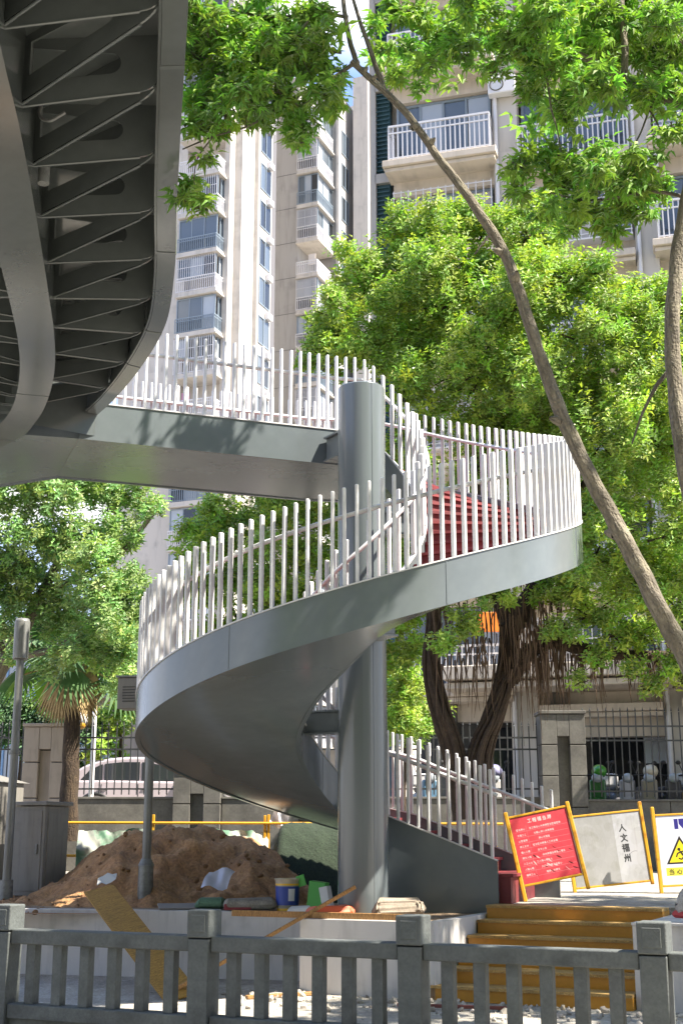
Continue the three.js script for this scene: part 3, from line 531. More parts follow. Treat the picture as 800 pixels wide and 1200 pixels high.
heap('sand_heap', 'heap of reddish brown building sand dumped on the planting bed', 'sand heap', -5.6, -.1, -15.0, -18.4, 150, 100, (x, z) => {
  const d = -z, n = hash2(x * .21 + .3, d * .21), n2 = hash2(x * .9, d * .9);
  const foot = 15.55 - .25 * (x + 2.5) * .3 + (n - .5) * .8; let t = (d - foot) / (1.75 + (n - .5) * .6); t = Math.max(0, Math.min(1, t)); const s = t * t * (3 - 2 * t), back = d > 17.4 ? Math.max(0, 1 - (d - 17.4) * .9) : 1;
  const r = lerpT(ridge, x); const gully = Math.exp(-Math.pow((x + 1.75 - (d - 16.2) * .5) / .3, 2)) * .2 * s * (1 - s) * 4;
  return .66 + (r - .66) * s * back + (n2 - .5) * .2 * Math.min(1, t * 4) + (hash2(x * 2.7, d * 2.7) - .5) * .05 * Math.min(1, t * 4) + (n - .5) * .22 * Math.min(1, t * 3) - gully;
}, MAT.sand);
{
  const m = new THREE.InstancedMesh(new THREE.IcosahedronGeometry(.04, 1), MAT.sand, 260), e = new THREE.Object3D();
  for (let i = 0; i < 260; i++) { const x = rr(-4.3, -.2), d = rr(15.1, 17.0), n = hash2(x * .21 + .3, d * .21), foot = 15.55 - .25 * (x + 2.5) * .3 + (n - .5) * .8; let t = Math.max(0, Math.min(1, (d - foot) / (1.75 + (n - .5) * .6))); const q = t * t * (3 - 2 * t), y = .67 + (lerpT(ridge, x) - .66) * q + (n - .5) * .22 * Math.min(1, t * 3) + (hash2(x * .9, d * .9) - .5) * .3 * Math.min(1, t * 4); const sc = .15 + .8 * Math.pow(rnd(), 4); e.position.set(x, y, -d); e.rotation.set(rr(0, 6), rr(0, 6), 0); e.scale.set(sc * rr(.8, 1.5), sc * .8, sc); e.updateMatrix(); m.setMatrixAt(i, e.matrix); const c = rr(.7, 1.2); m.setColorAt(i, lin(c, c, c)); }
  m.name = 'sand_clods'; m.userData = { kind: 'stuff', label: 'loose clods of sand scattered over the heap and bed', category: 'clods' }; scene.add(m);
}
{
  const tNet = tex(256, (u, v) => { const k = nE(u, v), q = nC(u, v); const s = .3 + .5 * k + .4 * Math.max(0, q - .5); return [s * .86, s, s * .84]; });
  heap('netted_mound', 'mound under dark green debris netting behind the pillar', 'mound', -1.15, .7, -16.7, -18.3, 50, 40, (x, z) => { const d = -z, e = Math.min(1, Math.max(0, (d - 16.7) / .9)), l = Math.min(1, Math.max(0, (x + 1.15) / .35)); return .62 + (1.02 * e * (2 - e)) * l + (hash2(x, d) - .5) * .14 * e; }, M([.09, .11, .085], .95, { map: rep(tNet, 3), bumpMap: rep(tSandB, 4), bumpScale: .02 }));
  const tTarp = tex(512, (u, v) => { const a = nA(u, v), b = nB(u, v); const k = Math.min(1, Math.max(0, (a - .42) * 6 + (b - .5) * 2)); return [.5 + .42 * k, .68 + .22 * k, .58 + .3 * k]; });
  const rows = []; for (let i = 0; i <= 90; i++) { const x = -3.6 + 2.6 * i / 90, r = []; for (let j = 0; j <= 14; j++) { const y = .7 + .88 * j / 14; r.push(V(x, y + (j === 14 ? (hash2(x, .3) - .5) * .14 : 0), -18.05 + .1 * Math.sin(x * 3.1 + y) + (hash2(x * .8, y) - .5) * .2 - .12 * j / 14)); } rows.push(r); }
  single('tarpaulin', 'crumpled pale green and white tarpaulin behind the sand heap', 'tarpaulin', quadStrip(rows), M([.5, .56, .52], .7, { map: rep(tTarp, .7) }));
  const t = thing('guard_rail', 'yellow metal guard rail behind the sand heap', 'guard rail', 0, 0, -18.3);
  mesh('rail', bar(V(-6.5, 1.69, 0), V(3.0, 1.66, .1), .019, 10), MAT.yellow, t);
  mesh('rail', bar(V(-6.5, 1.25, 0), V(3.0, 1.22, .1), .02, 10), MAT.yellow, t);
  for (const x of [-5.6, -4.1, -2.62, -1.03, .5, 2.1]) mesh('post', [rbox(.036, 1.0, .05, .006, x - .025, 1.28, .02), rbox(.036, 1.0, .05, .006, x + .025, 1.29, .02)], MAT.yellow, t);
  const sh = []; for (let i = 0; i <= 8; i++) { const r = []; for (let j = 0; j <= 8; j++) r.push(V(-1.02 + .26 * i / 8 + .1 * j / 8, 1.63 + .26 * j / 8 + .03 * Math.sin(i), -18.36 + .05 * Math.sin(i * 1.3 + j))); sh.push(r); }
  single('plastic_sheet', 'crumpled white plastic sheet caught on the yellow guard rail', 'sheet', quadStrip(sh), M([.66, .68, .72], .4));
}

// ---------------------------------------------------------------- building clutter on and by the planter
function plank(name, label, cat, a, b, w, th, mat, side = V(1, 0, 0)) {
  const d = b.clone().sub(a), L = d.length(); d.normalize(); const s = side.clone().addScaledVector(d, -side.dot(d)).normalize(), n = d.clone().cross(s);
  const m = single(name, label, cat, rbox(w, L, th, .004), mat); m.applyMatrix4(new THREE.Matrix4().makeBasis(s, d, n).setPosition(a.clone().add(b).multiplyScalar(.5))); return m;
}
plank('plywood_board', 'yellow plywood board leaning over the whitewashed planter wall', 'board', V(-1.5, .02, -12.9), V(-2.72, .93, -15.0), .34, .018, MAT.plywood, V(1, 0, .12));
plank('timber_batten', 'long timber batten lying flat along the planter top', 'batten', V(-1.12, .735, -13.82), V(.78, .735, -13.0), .06, .035, MAT.timber, V(0, 1, 0));
plank('timber_stick', 'thin stick slanting up from the pavement across the planter corner', 'stick', V(-1.7, .02, -12.95), V(.14, 1.0, -13.62), .035, .03, MAT.timber, V(0, 1, 0));
plank('timber_batten', 'short batten lying on the pavement below the planter', 'batten', V(-.9, .02, -12.95), V(-.2, .02, -13.3), .07, .03, MAT.timber, V(0, 0, 1));
plank('metal_rod', 'rusty rod lying in the rubble before the golden steps', 'rod', V(.5, .03, -12.3), V(1.5, .03, -12.05), .03, .03, M([.16, .05, .04], .7), V(0, 0, 1));
{
  const t = thing('paint_bucket', 'clear paint bucket with yellow lid and blue label beside the sand', 'bucket', -.6, .7, -14.95);
  mesh('pail', new THREE.LatheGeometry([[.001, 0], [.115, 0], [.135, .28], [.14, .33], [.146, .33], [.146, .345]].map(p => new THREE.Vector2(...p)), 32), PH([.7, .66, .55], .25, { transmission: .5, thickness: 0 }), t);
  mesh('contents', cyl(.11, .128, .27, 0, .008, 0, 28), M([.38, .36, .3], .7), t);
  mesh('label', new THREE.CylinderGeometry(.137, .126, .2, 32, 1, true).translate(0, .16, 0), M([.02, .05, .28], .4), t);
  mesh('label_patch', new THREE.CylinderGeometry(.139, .129, .13, 12, 1, true, .1, .55).translate(0, .17, 0), M([.6, .62, .66], .4), t);
  mesh('lid', [cyl(.136, .136, .06, 0, .27, 0, 32), cyl(.118, .118, .025, 0, 0, 0, 32)], M([.7, .42, .03], .4), t);
}
function sack(w, h, d, amp, s) {                                   // a slumped bag
  const g = mergeVertices(new RoundedBoxGeometry(w, h, d, 8, h * .45).deleteAttribute('uv').deleteAttribute('normal')); const p = g.attributes.position;
  for (let i = 0; i < p.count; i++) { const x = p.getX(i), y = p.getY(i), z = p.getZ(i); const k = hash2(x * 1.9 + s, z * 1.9 + y) - .5, k2 = hash2(x * 6 + s, z * 6 + y * 3) - .5; p.setXYZ(i, x + k * amp * .6, Math.max(-h / 2, y + k * amp + k2 * amp * .5 - (y > 0 ? .25 * h * Math.pow(Math.abs(x) / (w / 2), 2) : 0)), z + k2 * amp); }
  g.computeVertexNormals(); return metric(g.toNonIndexed()).translate(0, h / 2, 0);
}
{
  const t = thing('cement_bag', 'slumped grey cement bag with dark red print next to the bucket', 'bag', -1.02, .7, -15.0, .1);
  mesh('bag', sack(.6, .15, .36, .03, .1), M([.34, .32, .29], .9, { map: rep(tSand, 2) }), t); mesh('print_band', sack(.3, .085, .02, .006, .4), M([.22, .04, .045], .8), t, -.14, .01, .165);
  single('green_bag', 'crumpled green woven bag beside the cement bag', 'bag', sack(.34, .12, .26, .06, 1.7).translate(-1.47, .71, -15.12), M([.13, .26, .17], .7, { map: rep(tSand, 3) }));
  const c = []; for (let i = 0; i <= 6; i++) { const r = []; for (let j = 0; j <= 6; j++) r.push(V(-1.62 + .3 * i / 6 + .08 * j / 6, .92 + .2 * j / 6 + .03 * Math.sin(i + j * .7), -15.45 - .12 * j / 6 + .02 * Math.sin(i * 2))); c.push(r); }
  single('plastic_film', 'shiny bluish plastic film on the sand above the green bag', 'film', quadStrip(c), PH([.5, .54, .68], .18, { clearcoat: .6 }));
  const c2 = []; for (let i = 0; i <= 4; i++) { const r = []; for (let j = 0; j <= 4; j++) r.push(V(-2.92 + .22 * i / 4, .93 + .1 * j / 4 + .05 * i / 4 + .02 * Math.sin(i * 2 + j), -16.0 - .08 * j / 4)); c2.push(r); }
  single('paper_scrap', 'pale torn paper scrap lying on the sand slope', 'paper', quadStrip(c2), M([.5, .52, .5], .7));
  single('cardboard_sheet', 'grey cardboard sheet lying flat by the cement bag', 'cardboard', rbox(.7, .02, .4, .005).rotateX(.08).rotateY(.2).translate(-1.72, .73, -15.22), M([.22, .2, .18], .9));
  const p = thing('snack_carton', 'upright green and white carton beside the bucket', 'carton', -.28, .695, -14.85, -.35);
  mesh('carton', rbox(.2, .32, .12, .01, 0, .16, 0).rotateZ(-.12), M([.06, .34, .05], .45), p); mesh('white_side', rbox(.1, .24, .13, .01, .15, .12, 0).rotateZ(.2), M([.64, .66, .66], .5), p); mesh('flap', rbox(.1, .12, .01, .004, -.07, .36, .02).rotateZ(.3), M([.07, .38, .05], .45), p);
  single('orange_bag', 'flattened orange red plastic bag at the foot of the pillar', 'bag', sack(.46, .13, .3, .06, 3.1).rotateY(.3).translate(-.12, .695, -13.78), M([.56, .1, .03], .5));
  single('white_bag', 'white crumpled plastic bag beside the orange bag', 'bag', sack(.26, .09, .2, .05, 4.4).translate(-.44, .7, -14.1), M([.62, .62, .62], .4));
  single('cloth_sack', 'dusty tan cloth sack heaped by the lower flight', 'sack', sack(.52, .2, .34, .1, 6.2).translate(.58, .695, -13.7), M([.36, .31, .26], .95, { map: rep(tSand, 2) }));
  const b = thing('woven_sack', 'white woven sack with a red stripe and wicker rim on the end plinth', 'sack', 3.3, .745, -12.25, .3);
  mesh('bag', sack(.5, .36, .36, .08, 8.3), M([.55, .53, .5], .85, { map: rep(tSand, 2) }), b); mesh('stripe', sack(.44, .09, .37, .03, 9.1), M([.5, .06, .06], .7), b, -.03, .03, .02); const rim = mesh('wicker_rim', new THREE.TorusGeometry(.2, .015, 8, 24), MAT.timber, b, .02, .3, .1); rim.rotation.set(.3, .2, .4);
}

// ---------------------------------------------------------------- notice boards
const GL = { ren: [[.5, .08, .46, .4, .08, .92], [.5, .3, .66, .62, .94, .92]], wen: [[.46, .03, .55, .15], [.08, .26, .92, .26], [.72, .27, .5, .66, .1, .95], [.28, .27, .5, .66, .92, .95]], fu: [[.18, .04, .26, .14], [.06, .26, .34, .26, .08, .58], [.22, .42, .22, .97], [.27, .5, .37, .6], [.44, .08, .94, .08], [.52, .2, .88, .2, .88, .38, .52, .38, .52, .2], [.48, .5, .92, .5, .92, .93, .48, .93, .48, .5], [.48, .71, .92, .71], [.7, .5, .7, .93]], zhou: [[.28, .08, .26, .6, .1, .95], [.56, .1, .56, .88], [.85, .06, .85, .97], [.1, .4, .15, .56], [.4, .36, .45, .52], [.69, .36, .74, .52]], dang: [[.5, .04, .5, .36], [.2, .1, .32, .3], [.8, .1, .68, .3], [.12, .42, .86, .42, .86, .93, .12, .93], [.18, .67, .86, .67]], xin: [[.14, .48, .08, .78], [.32, .38, .32, .8, .45, .92, .72, .92, .76, .7], [.48, .2, .56, .38], [.78, .38, .92, .62]], zhui: [[.08, .1, .08, .55], [.08, .1, .32, .14, .16, .3, .34, .42, .1, .48], [.42, .14, .92, .14], [.62, .04, .5, .5], [.56, .3, .88, .3, .88, .5], [.2, .74, .8, .74], [.5, .6, .5, .95], [.08, .95, .92, .95]], luo: [[.06, .14, .94, .14], [.32, .04, .32, .24], [.68, .04, .68, .24], [.1, .34, .2, .42], [.06, .54, .18, .62], [.06, .94, .24, .7], [.56, .28, .36, .58], [.46, .4, .84, .4, .4, .72], [.5, .48, .92, .7], [.46, .74, .84, .74, .84, .95, .46, .95, .46, .74]], gong: [[.15, .15, .85, .15], [.5, .15, .5, .88], [.05, .88, .95, .88]], cheng: [[.1, .12, .38, .08], [.04, .32, .42, .32], [.24, .12, .24, .95], [.22, .4, .06, .7], [.27, .45, .4, .6], [.52, .1, .9, .1, .9, .38, .52, .38, .52, .1], [.5, .52, .94, .52], [.7, .52, .7, .92], [.54, .7, .9, .7], [.46, .92, .98, .92]], pai: [[.2, .05, .2, .5, .06, .95], [.2, .4, .44, .4], [.38, .05, .38, .4], [.2, .6, .38, .6, .38, .95], [.55, .12, .92, .12, .92, .45, .55, .45, .55, .12], [.55, .28, .92, .28], [.46, .66, .98, .66], [.74, .5, .74, .98]] };
function glyph(c, g, x, y, s, lw) { c.lineWidth = lw; c.lineCap = 'round'; c.lineJoin = 'round'; for (const st of GL[g]) { c.beginPath(); c.moveTo(x + st[0] * s, y + st[1] * s); for (let i = 2; i < st.length; i += 2) c.lineTo(x + st[i] * s, y + st[i + 1] * s); c.stroke(); } }
function sheet(w, h, draw) { const cv = document.createElement('canvas'); cv.width = w; cv.height = h; draw(cv.getContext('2d'), w, h); const t = new THREE.CanvasTexture(cv); t.colorSpace = THREE.SRGBColorSpace; return t; }
function board(label, w, h, foot, x, z, turn, lean, tilt, texture, rough, tops) {
  const t = thing('notice_board', label, 'board', x, .79, z, turn); t.rotation.order = 'YXZ'; t.rotation.x = lean; t.rotation.z = tilt;
  const post = (px, top) => mesh('post', rbox(.045, top, .045, .01, px, top / 2, 0), MAT.yellow, t);
  post(.0, tops[0]); post(w + .05, tops[1]);
  mesh('top_bar', rbox(w, .025, .035, .006, w / 2 + .025, foot + h + .012, 0), MAT.yellow, t); mesh('bottom_bar', rbox(w, .025, .035, .006, w / 2 + .025, foot - .012, 0), MAT.yellow, t);
  mesh('panel', rbox(w - .002, h, .014, .003, w / 2 + .025, foot + h / 2, 0), M([.4, .4, .4], .6), t);
  const f = mesh('printed_face', new THREE.PlaneGeometry(w - .008, h - .006), M(0xffffff, rough, { map: texture }), t, w / 2 + .025, foot + h / 2, .0105);
  return t;
}
{
  const small = (c, x, y, n, s) => { const ks = Object.keys(GL); for (let i = 0; i < n; i++) glyph(c, ks[Math.floor(rnd() * ks.length)], x + i * s * 1.06, y, s * .94, s * .1); };
  const red = sheet(640, 680, (c, w, h) => {
    c.fillStyle = '#cc4652'; c.fillRect(0, 0, w, h); for (let i = 0; i < 90; i++) { c.fillStyle = `rgba(${i % 2 ? 230 : 150},${i % 2 ? 130 : 30},${i % 2 ? 130 : 40},.05)`; c.beginPath(); c.ellipse(rnd() * w, rnd() * h, rr(20, 120), rr(10, 70), rnd() * 3, 0, 7); c.fill(); }
    c.strokeStyle = '#f3d4d2'; ['gong', 'cheng', 'fu', 'dang', 'pai'].forEach((g, i) => glyph(c, g, 190 + i * 56, 34, 44, 5));
    c.lineWidth = 2; for (let r = 0; r < 9; r++) { const y = 108 + r * 58; c.strokeStyle = 'rgba(243,212,210,.55)'; c.lineWidth = 2; c.beginPath(); c.moveTo(30, y + 46); c.lineTo(w - 30, y + 46); c.stroke(); c.strokeStyle = '#f3d4d2'; small(c, 44, y + 12, 4, 24); small(c, 190 + (r % 3) * 40, y + 12, [14, 9, 5, 11, 4, 10, 7, 9, 6][r], 24); }
    c.beginPath(); c.moveTo(160, 100); c.lineTo(160, h - 30); c.strokeStyle = 'rgba(243,212,210,.4)'; c.stroke();
    for (let i = 0; i < 16; i++) { c.fillStyle = i % 3 ? '#5a2024' : '#e8b9b6'; c.beginPath(); const x = rr(120, w - 60), y = rr(330, h - 40); c.moveTo(x, y); c.quadraticCurveTo(x + rr(8, 30), y + rr(-4, 20), x + rr(20, 66), y + rr(20, 60)); c.quadraticCurveTo(x + 8, y + 26, x, y); c.fill(); }
  });
  board('torn red notice board in a yellow frame propped crookedly at the foot of the staircase', .66, .74, .18, 2.05, -14.95, -.12, -.13, .2, red, .35, [1.0, .98]);
  const white = sheet(640, 560, (c, w, h) => {
    c.fillStyle = '#8f9090'; c.fillRect(0, 0, w, h); c.fillStyle = '#a7a9b0'; c.fillRect(w * .62, 0, w * .38, h);
    for (let i = 0; i < 160; i++) { c.fillStyle = `rgba(${i % 2 ? '60,58,52' : '190,190,190'},.045)`; c.beginPath(); c.ellipse(rnd() * w, rnd() * h, rr(10, 90), rr(8, 60), rnd() * 3, 0, 7); c.fill(); }
    for (let i = 0; i < 60; i++) { c.fillStyle = 'rgba(60,56,50,.06)'; c.fillRect(rnd() * w, rnd() * h * .3, rr(1, 4), rr(30, 220)); }
    c.strokeStyle = '#26282b';['ren', 'wen', 'fu', 'zhou'].forEach((g, i) => glyph(c, g, 440 + i * 2, 90 + i * 82, 64, 10));
    c.lineWidth = 3; c.strokeStyle = 'rgba(50,50,50,.6)'; c.beginPath(); c.moveTo(500, 340); c.quadraticCurveTo(540, 310, 570, 322); c.stroke();
  });
  board('dirty grey white board with a column of four dark characters', .98, .88, .06, 3.02, -17.35, .05, -.05, .1, white, .55, [.9, 1.06]);
  const warn = sheet(640, 560, (c, w, h) => {
    c.fillStyle = '#c3c7d6'; c.fillRect(0, 0, w, h); c.fillStyle = 'rgba(90,95,110,.25)'; c.fillRect(0, 86, w, 3);
    c.fillStyle = '#221b74'; c.fillRect(150, 28, 34, 84); c.beginPath(); c.moveTo(190, 28); c.lineTo(250, 28); c.lineTo(264, 44); c.lineTo(264, 62); c.lineTo(238, 74); c.lineTo(266, 112); c.lineTo(222, 112); c.lineTo(190, 70); c.fill();
    c.beginPath(); c.moveTo(180, 168); c.lineTo(310, 396); c.lineTo(50, 396); c.closePath(); c.fillStyle = '#181712'; c.fill(); c.beginPath(); c.moveTo(180, 200); c.lineTo(284, 382); c.lineTo(76, 382); c.closePath(); c.fillStyle = '#d3bd1c'; c.fill();
    c.strokeStyle = '#181712'; c.fillStyle = '#181712'; c.lineCap = 'round'; c.beginPath(); c.arc(166, 278, 13, 0, 7); c.fill(); c.lineWidth = 17; c.beginPath(); c.moveTo(176, 298); c.lineTo(204, 336); c.stroke(); c.lineWidth = 11; c.beginPath(); c.moveTo(204, 336); c.lineTo(180, 360); c.lineTo(160, 352); c.moveTo(204, 336); c.lineTo(232, 362); c.lineTo(250, 356); c.moveTo(178, 300); c.lineTo(206, 294); c.lineTo(214, 270); c.moveTo(174, 300); c.lineTo(150, 312); c.lineTo(140, 336); c.stroke();
    c.fillStyle = '#c4ba3c'; c.fillRect(40, 424, 290, 66); c.strokeStyle = '#2a2a20';['dang', 'xin', 'zhui', 'luo'].forEach((g, i) => glyph(c, g, 62 + i * 66, 434, 46, 6));
  });
  board('white warning board with yellow triangle and blue logo in a yellow frame', .98, .86, .1, 4.08, -17.1, -.03, -.04, .05, warn, .5, [1.08, 1.08]);
}

// ---------------------------------------------------------------- parked car and scooters behind the fence
{
  const t = thing('parked_car', 'pale pinkish silver car parked behind the black iron fence', 'car', -6.62, 1.7, -31.2);
  const paint = PH([.44, .385, .41], .3, { clearcoat: .8, clearcoatRoughness: .08 });
  const side = (pts, d, z, mat, name, par, bev = .05) => { const s = new THREE.Shape(); s.moveTo(pts[0][0], pts[0][1]); s.splineThru(pts.slice(1).map(p => new THREE.Vector2(...p))); return mesh(name, new THREE.ExtrudeGeometry(s, { depth: d, bevelEnabled: bev > 0, bevelSize: bev, bevelThickness: bev, bevelSegments: 4, curveSegments: 10 }).translate(0, 0, z), mat, par); };
  side([[.05, .3], [.02, .6], [.1, .95], [.9, 1.0], [2.4, .98], [3.5, .95], [4.4, .8], [4.62, .55], [4.6, .3], [2.3, .24], [.05, .3]], 1.7, -.85, paint, 'body', t);
  side([[.14, .95], [.32, 1.1], [.7, 1.34], [1.15, 1.48], [1.75, 1.53], [2.35, 1.49], [2.9, 1.28], [3.45, .98], [3.4, .95], [2, .95], [.16, .95]], 1.46, -.73, paint, 'roof', t, .06);
  const win = (p, nm) => { const s = new THREE.Shape(p.map(q => new THREE.Vector2(...q))); mesh(nm, new THREE.ExtrudeGeometry(s, { depth: .012, bevelEnabled: false }), MAT.glassDark, t, 0, 0, .792); };
  win([[.55, 1.03], [.78, 1.28], [1.02, 1.4], [1.09, 1.42], [1.09, 1.03]], 'side_window'); win([[1.13, 1.03], [1.13, 1.43], [1.55, 1.47], [1.95, 1.47], [1.95, 1.03]], 'side_window'); win([[2.0, 1.03], [2.0, 1.47], [2.35, 1.42], [2.75, 1.24], [3.02, 1.05], [3.02, 1.03]], 'side_window');
  for (const x of [.95, 3.72]) for (const s of [-1, 1]) {
    const w = mesh('wheel', new THREE.TorusGeometry(.25, .1, 12, 28), MAT.rubber, t, x, .34, s * .84); mesh('rim', [new THREE.CylinderGeometry(.2, .2, .1, 20).rotateX(Math.PI / 2), ...[0, 1, 2, 3, 4].map(k => box(.05, .2, .13, 0, .1, 0).rotateZ(k * 1.257))], MAT.galv, w);
    mesh('wheel_arch', new THREE.TorusGeometry(.39, .05, 8, 20, Math.PI), MAT.black, t, x, .36, s * .88);
  }
  for (const x of [1.02, 2.02]) mesh('door_handle', rbox(.2, .035, .03, .01, x + .1, .86, .91), MAT.chrome, t);
  for (const x of [1.09, 1.94, 3.12]) mesh('door_seam', box(.012, .62, .01, x, .66, .902), MAT.black, t);
  mesh('door_mirror', rbox(.2, .15, .16, .05, 2.95, 1.06, .98), paint, t); mesh('tail_light', rbox(.2, .14, .3, .04, .1, .88, .68), M([.4, .02, .02], .3), t); mesh('chrome_strip', box(2.7, .02, .015, 1.75, 1.51, .77), MAT.chrome, t);
}
{
  const cols = [[.02, .12, .025], [.28, .28, .3], [.26, .22, .16], [.03, .03, .035], [.55, .3, .1], [.05, .06, .07], [.3, .05, .06], [.1, .2, .3], [.5, .5, .5]];
  const names = ['green', 'silver', 'cream', 'black', 'tan', 'charcoal', 'dark red', 'blue', 'white'];
  const where = ['beside the dark gate pier', 'with a green scooter on its flank', 'in the middle of the row behind the fence', 'between the cream and tan ones', 'with a tan top box behind the fence', 'towards the row end behind the fence', 'seen through the lower flight railing', 'seen through the lower flight balusters', 'behind the lower flight and fence'];
  const X = [5.75, 6.3, 6.85, 7.4, 7.9, 8.5, 2.6, 1.9, 3.3];
  X.forEach((x, i) => {
    const t = thing('scooter', `${names[i]} parked scooter ${where[i]}`, 'scooter', x, 1.7, -29.6 - (i % 2) * .2, rr(-.35, .25) , 'scooters parked behind the iron fence');
    const paint = PH(cols[i], .35, { clearcoat: .5 }); const c2 = M([.05, .05, .05], .7);
    for (const z of [.62, -.62]) { const w = mesh('wheel', new THREE.TorusGeometry(.2, .06, 10, 22).rotateY(Math.PI / 2), MAT.rubber, t, 0, .26, z); mesh('rim', new THREE.CylinderGeometry(.13, .13, .07, 16).rotateZ(Math.PI / 2), MAT.galv, w); }
    mesh('front_shield', rbox(.36, .62, .14, .06, 0, .72, .46).rotateX(.0), paint, t); mesh('floor_board', rbox(.3, .1, .5, .03, 0, .36, .12), paint, t);
    mesh('rear_body', rbox(.34, .42, .72, .12, 0, .58, -.42), paint, t); mesh('seat', rbox(.28, .12, .68, .05, 0, .84, -.34), c2, t);
    mesh('headlight', new THREE.SphereGeometry(.11, 16, 10).scale(1.2, 1, .6).translate(0, 1.06, .52), MAT.glassPale, t);
    mesh('handlebar', [bar(V(-.34, 1.12, .36), V(.34, 1.12, .36), .018), bar(V(0, .9, .46), V(0, 1.14, .38), .03)], MAT.black, t);
    for (const s of [-1, 1]) { mesh('mirror', [bar(V(s * .25, 1.12, .36), V(s * .34, 1.36, .32), .01), new THREE.SphereGeometry(.06, 12, 8).scale(1, .8, .35).translate(s * .36, 1.4, .31)], MAT.black, t); }
    if (i % 2 === 0) { const h = mesh('helmet', new THREE.SphereGeometry(.17, 18, 12).scale(1, .92, 1.1).translate(.05, 1.2, .42), PH([[.05, .26, .03], [.5, .46, .36], [.5, .28, .14], [.6, .6, .62], [.3, .3, .5]][i / 2], .25, { clearcoat: .6 }), t); }
    if (i % 3 === 1) mesh('top_box', rbox(.4, .3, .36, .06, 0, 1.06, -.72), M([.5, .5, .5], .5), t);
    mesh('mudguard', new THREE.TorusGeometry(.29, .05, 8, 14, 2.2).rotateY(Math.PI / 2).translate(0, .26, .62), paint, t);
  });
  const n = single('wall_poster', 'pale notice sheet with a green foot on the shop wall behind the scooters', 'poster', rbox(.62, 1.2, .03, .005).translate(8.05, 3.9, -33.3), M(0xffffff, .6, { map: sheet(128, 256, (c, w, h) => { c.fillStyle = '#c9cfd6'; c.fillRect(0, 0, w, h); c.fillStyle = '#5fa98a'; c.fillRect(0, h * .8, w, h * .1); c.fillStyle = 'rgba(90,95,100,.5)'; for (let i = 0; i < 9; i++) c.fillRect(14, 20 + i * 18, 60 + rnd() * 40, 4); }) }));
}

// ---------------------------------------------------------------- trees
function leafGeo(kind) {                                            // a small spray of folded leaves
  const pos = [], idx = [];
  const leaf = (o, d, up, L, W, fold, droop) => {
    const s = d.clone().cross(up).normalize(), n = s.clone().cross(d).normalize(), b = pos.length / 3;
    const mid = o.clone().addScaledVector(d, L * .45).addScaledVector(n, -fold * W), tip = o.clone().addScaledVector(d, L).addScaledVector(up, -droop * L);
    const l = o.clone().addScaledVector(d, L * .42).addScaledVector(s, W * .5).addScaledVector(n, fold * W * .6), r = o.clone().addScaledVector(d, L * .42).addScaledVector(s, -W * .5).addScaledVector(n, fold * W * .6);
    for (const p of [o, l, mid, r, tip]) pos.push(p.x, p.y, p.z); idx.push(b, b + 2, b + 1, b, b + 3, b + 2, b + 1, b + 2, b + 4, b + 2, b + 3, b + 4);
  };
  if (kind === 'palmate') { for (let i = 0; i < 6; i++) { const a = (i - 2.5) * .62 + rr(-.1, .1); leaf(V(0, 0, 0), V(Math.sin(a), rr(-.35, -.05), Math.cos(a)).normalize(), V(0, 1, 0), rr(.11, .17), rr(.042, .058), .22, rr(.1, .35)); } for (let i = 0; i < 5; i++) { const a = i * 1.3; leaf(V(.1 * Math.sin(a + 1), .05, -.1 + .03 * i), V(Math.sin(a), rr(-.5, .2), Math.cos(a)).normalize(), V(0, 1, 0), rr(.08, .14), rr(.036, .052), .22, .3); } }
  else { const n = 9; for (let i = 0; i < n; i++) { const a = i * 2.4 + rr(-.3, .3), h = i / n * .2; leaf(V(rr(-.03, .03), h, rr(-.03, .03)), V(Math.sin(a), rr(-.2, .55), Math.cos(a)).normalize(), V(0, 1, 0), rr(.075, .12), rr(.034, .05), .2, rr(0, .25)); } }
  const g = new THREE.BufferGeometry(); g.setAttribute('position', new THREE.Float32BufferAttribute(pos, 3)); g.setIndex(idx); return g.toNonIndexed();
}
const LG = { palmate: leafGeo('palmate'), oval: leafGeo('oval') }; for (const k in LG) LG[k].computeVertexNormals();
const LM = { fg: PH([.2, .4, .028], .95, { transmission: .5, thickness: 0, clearcoat: .12, clearcoatRoughness: .4 }), mid: PH([.3, .48, .035], .95, { transmission: .5, thickness: 0, clearcoat: .45, clearcoatRoughness: .3 }), pale: PH([.27, .45, .1], .95, { transmission: .46, thickness: 0, clearcoat: .5, clearcoatRoughness: .3 }), dark: PH([.06, .15, .035], .95, { transmission: .35, thickness: 0, clearcoat: .2, clearcoatRoughness: .35 }) };
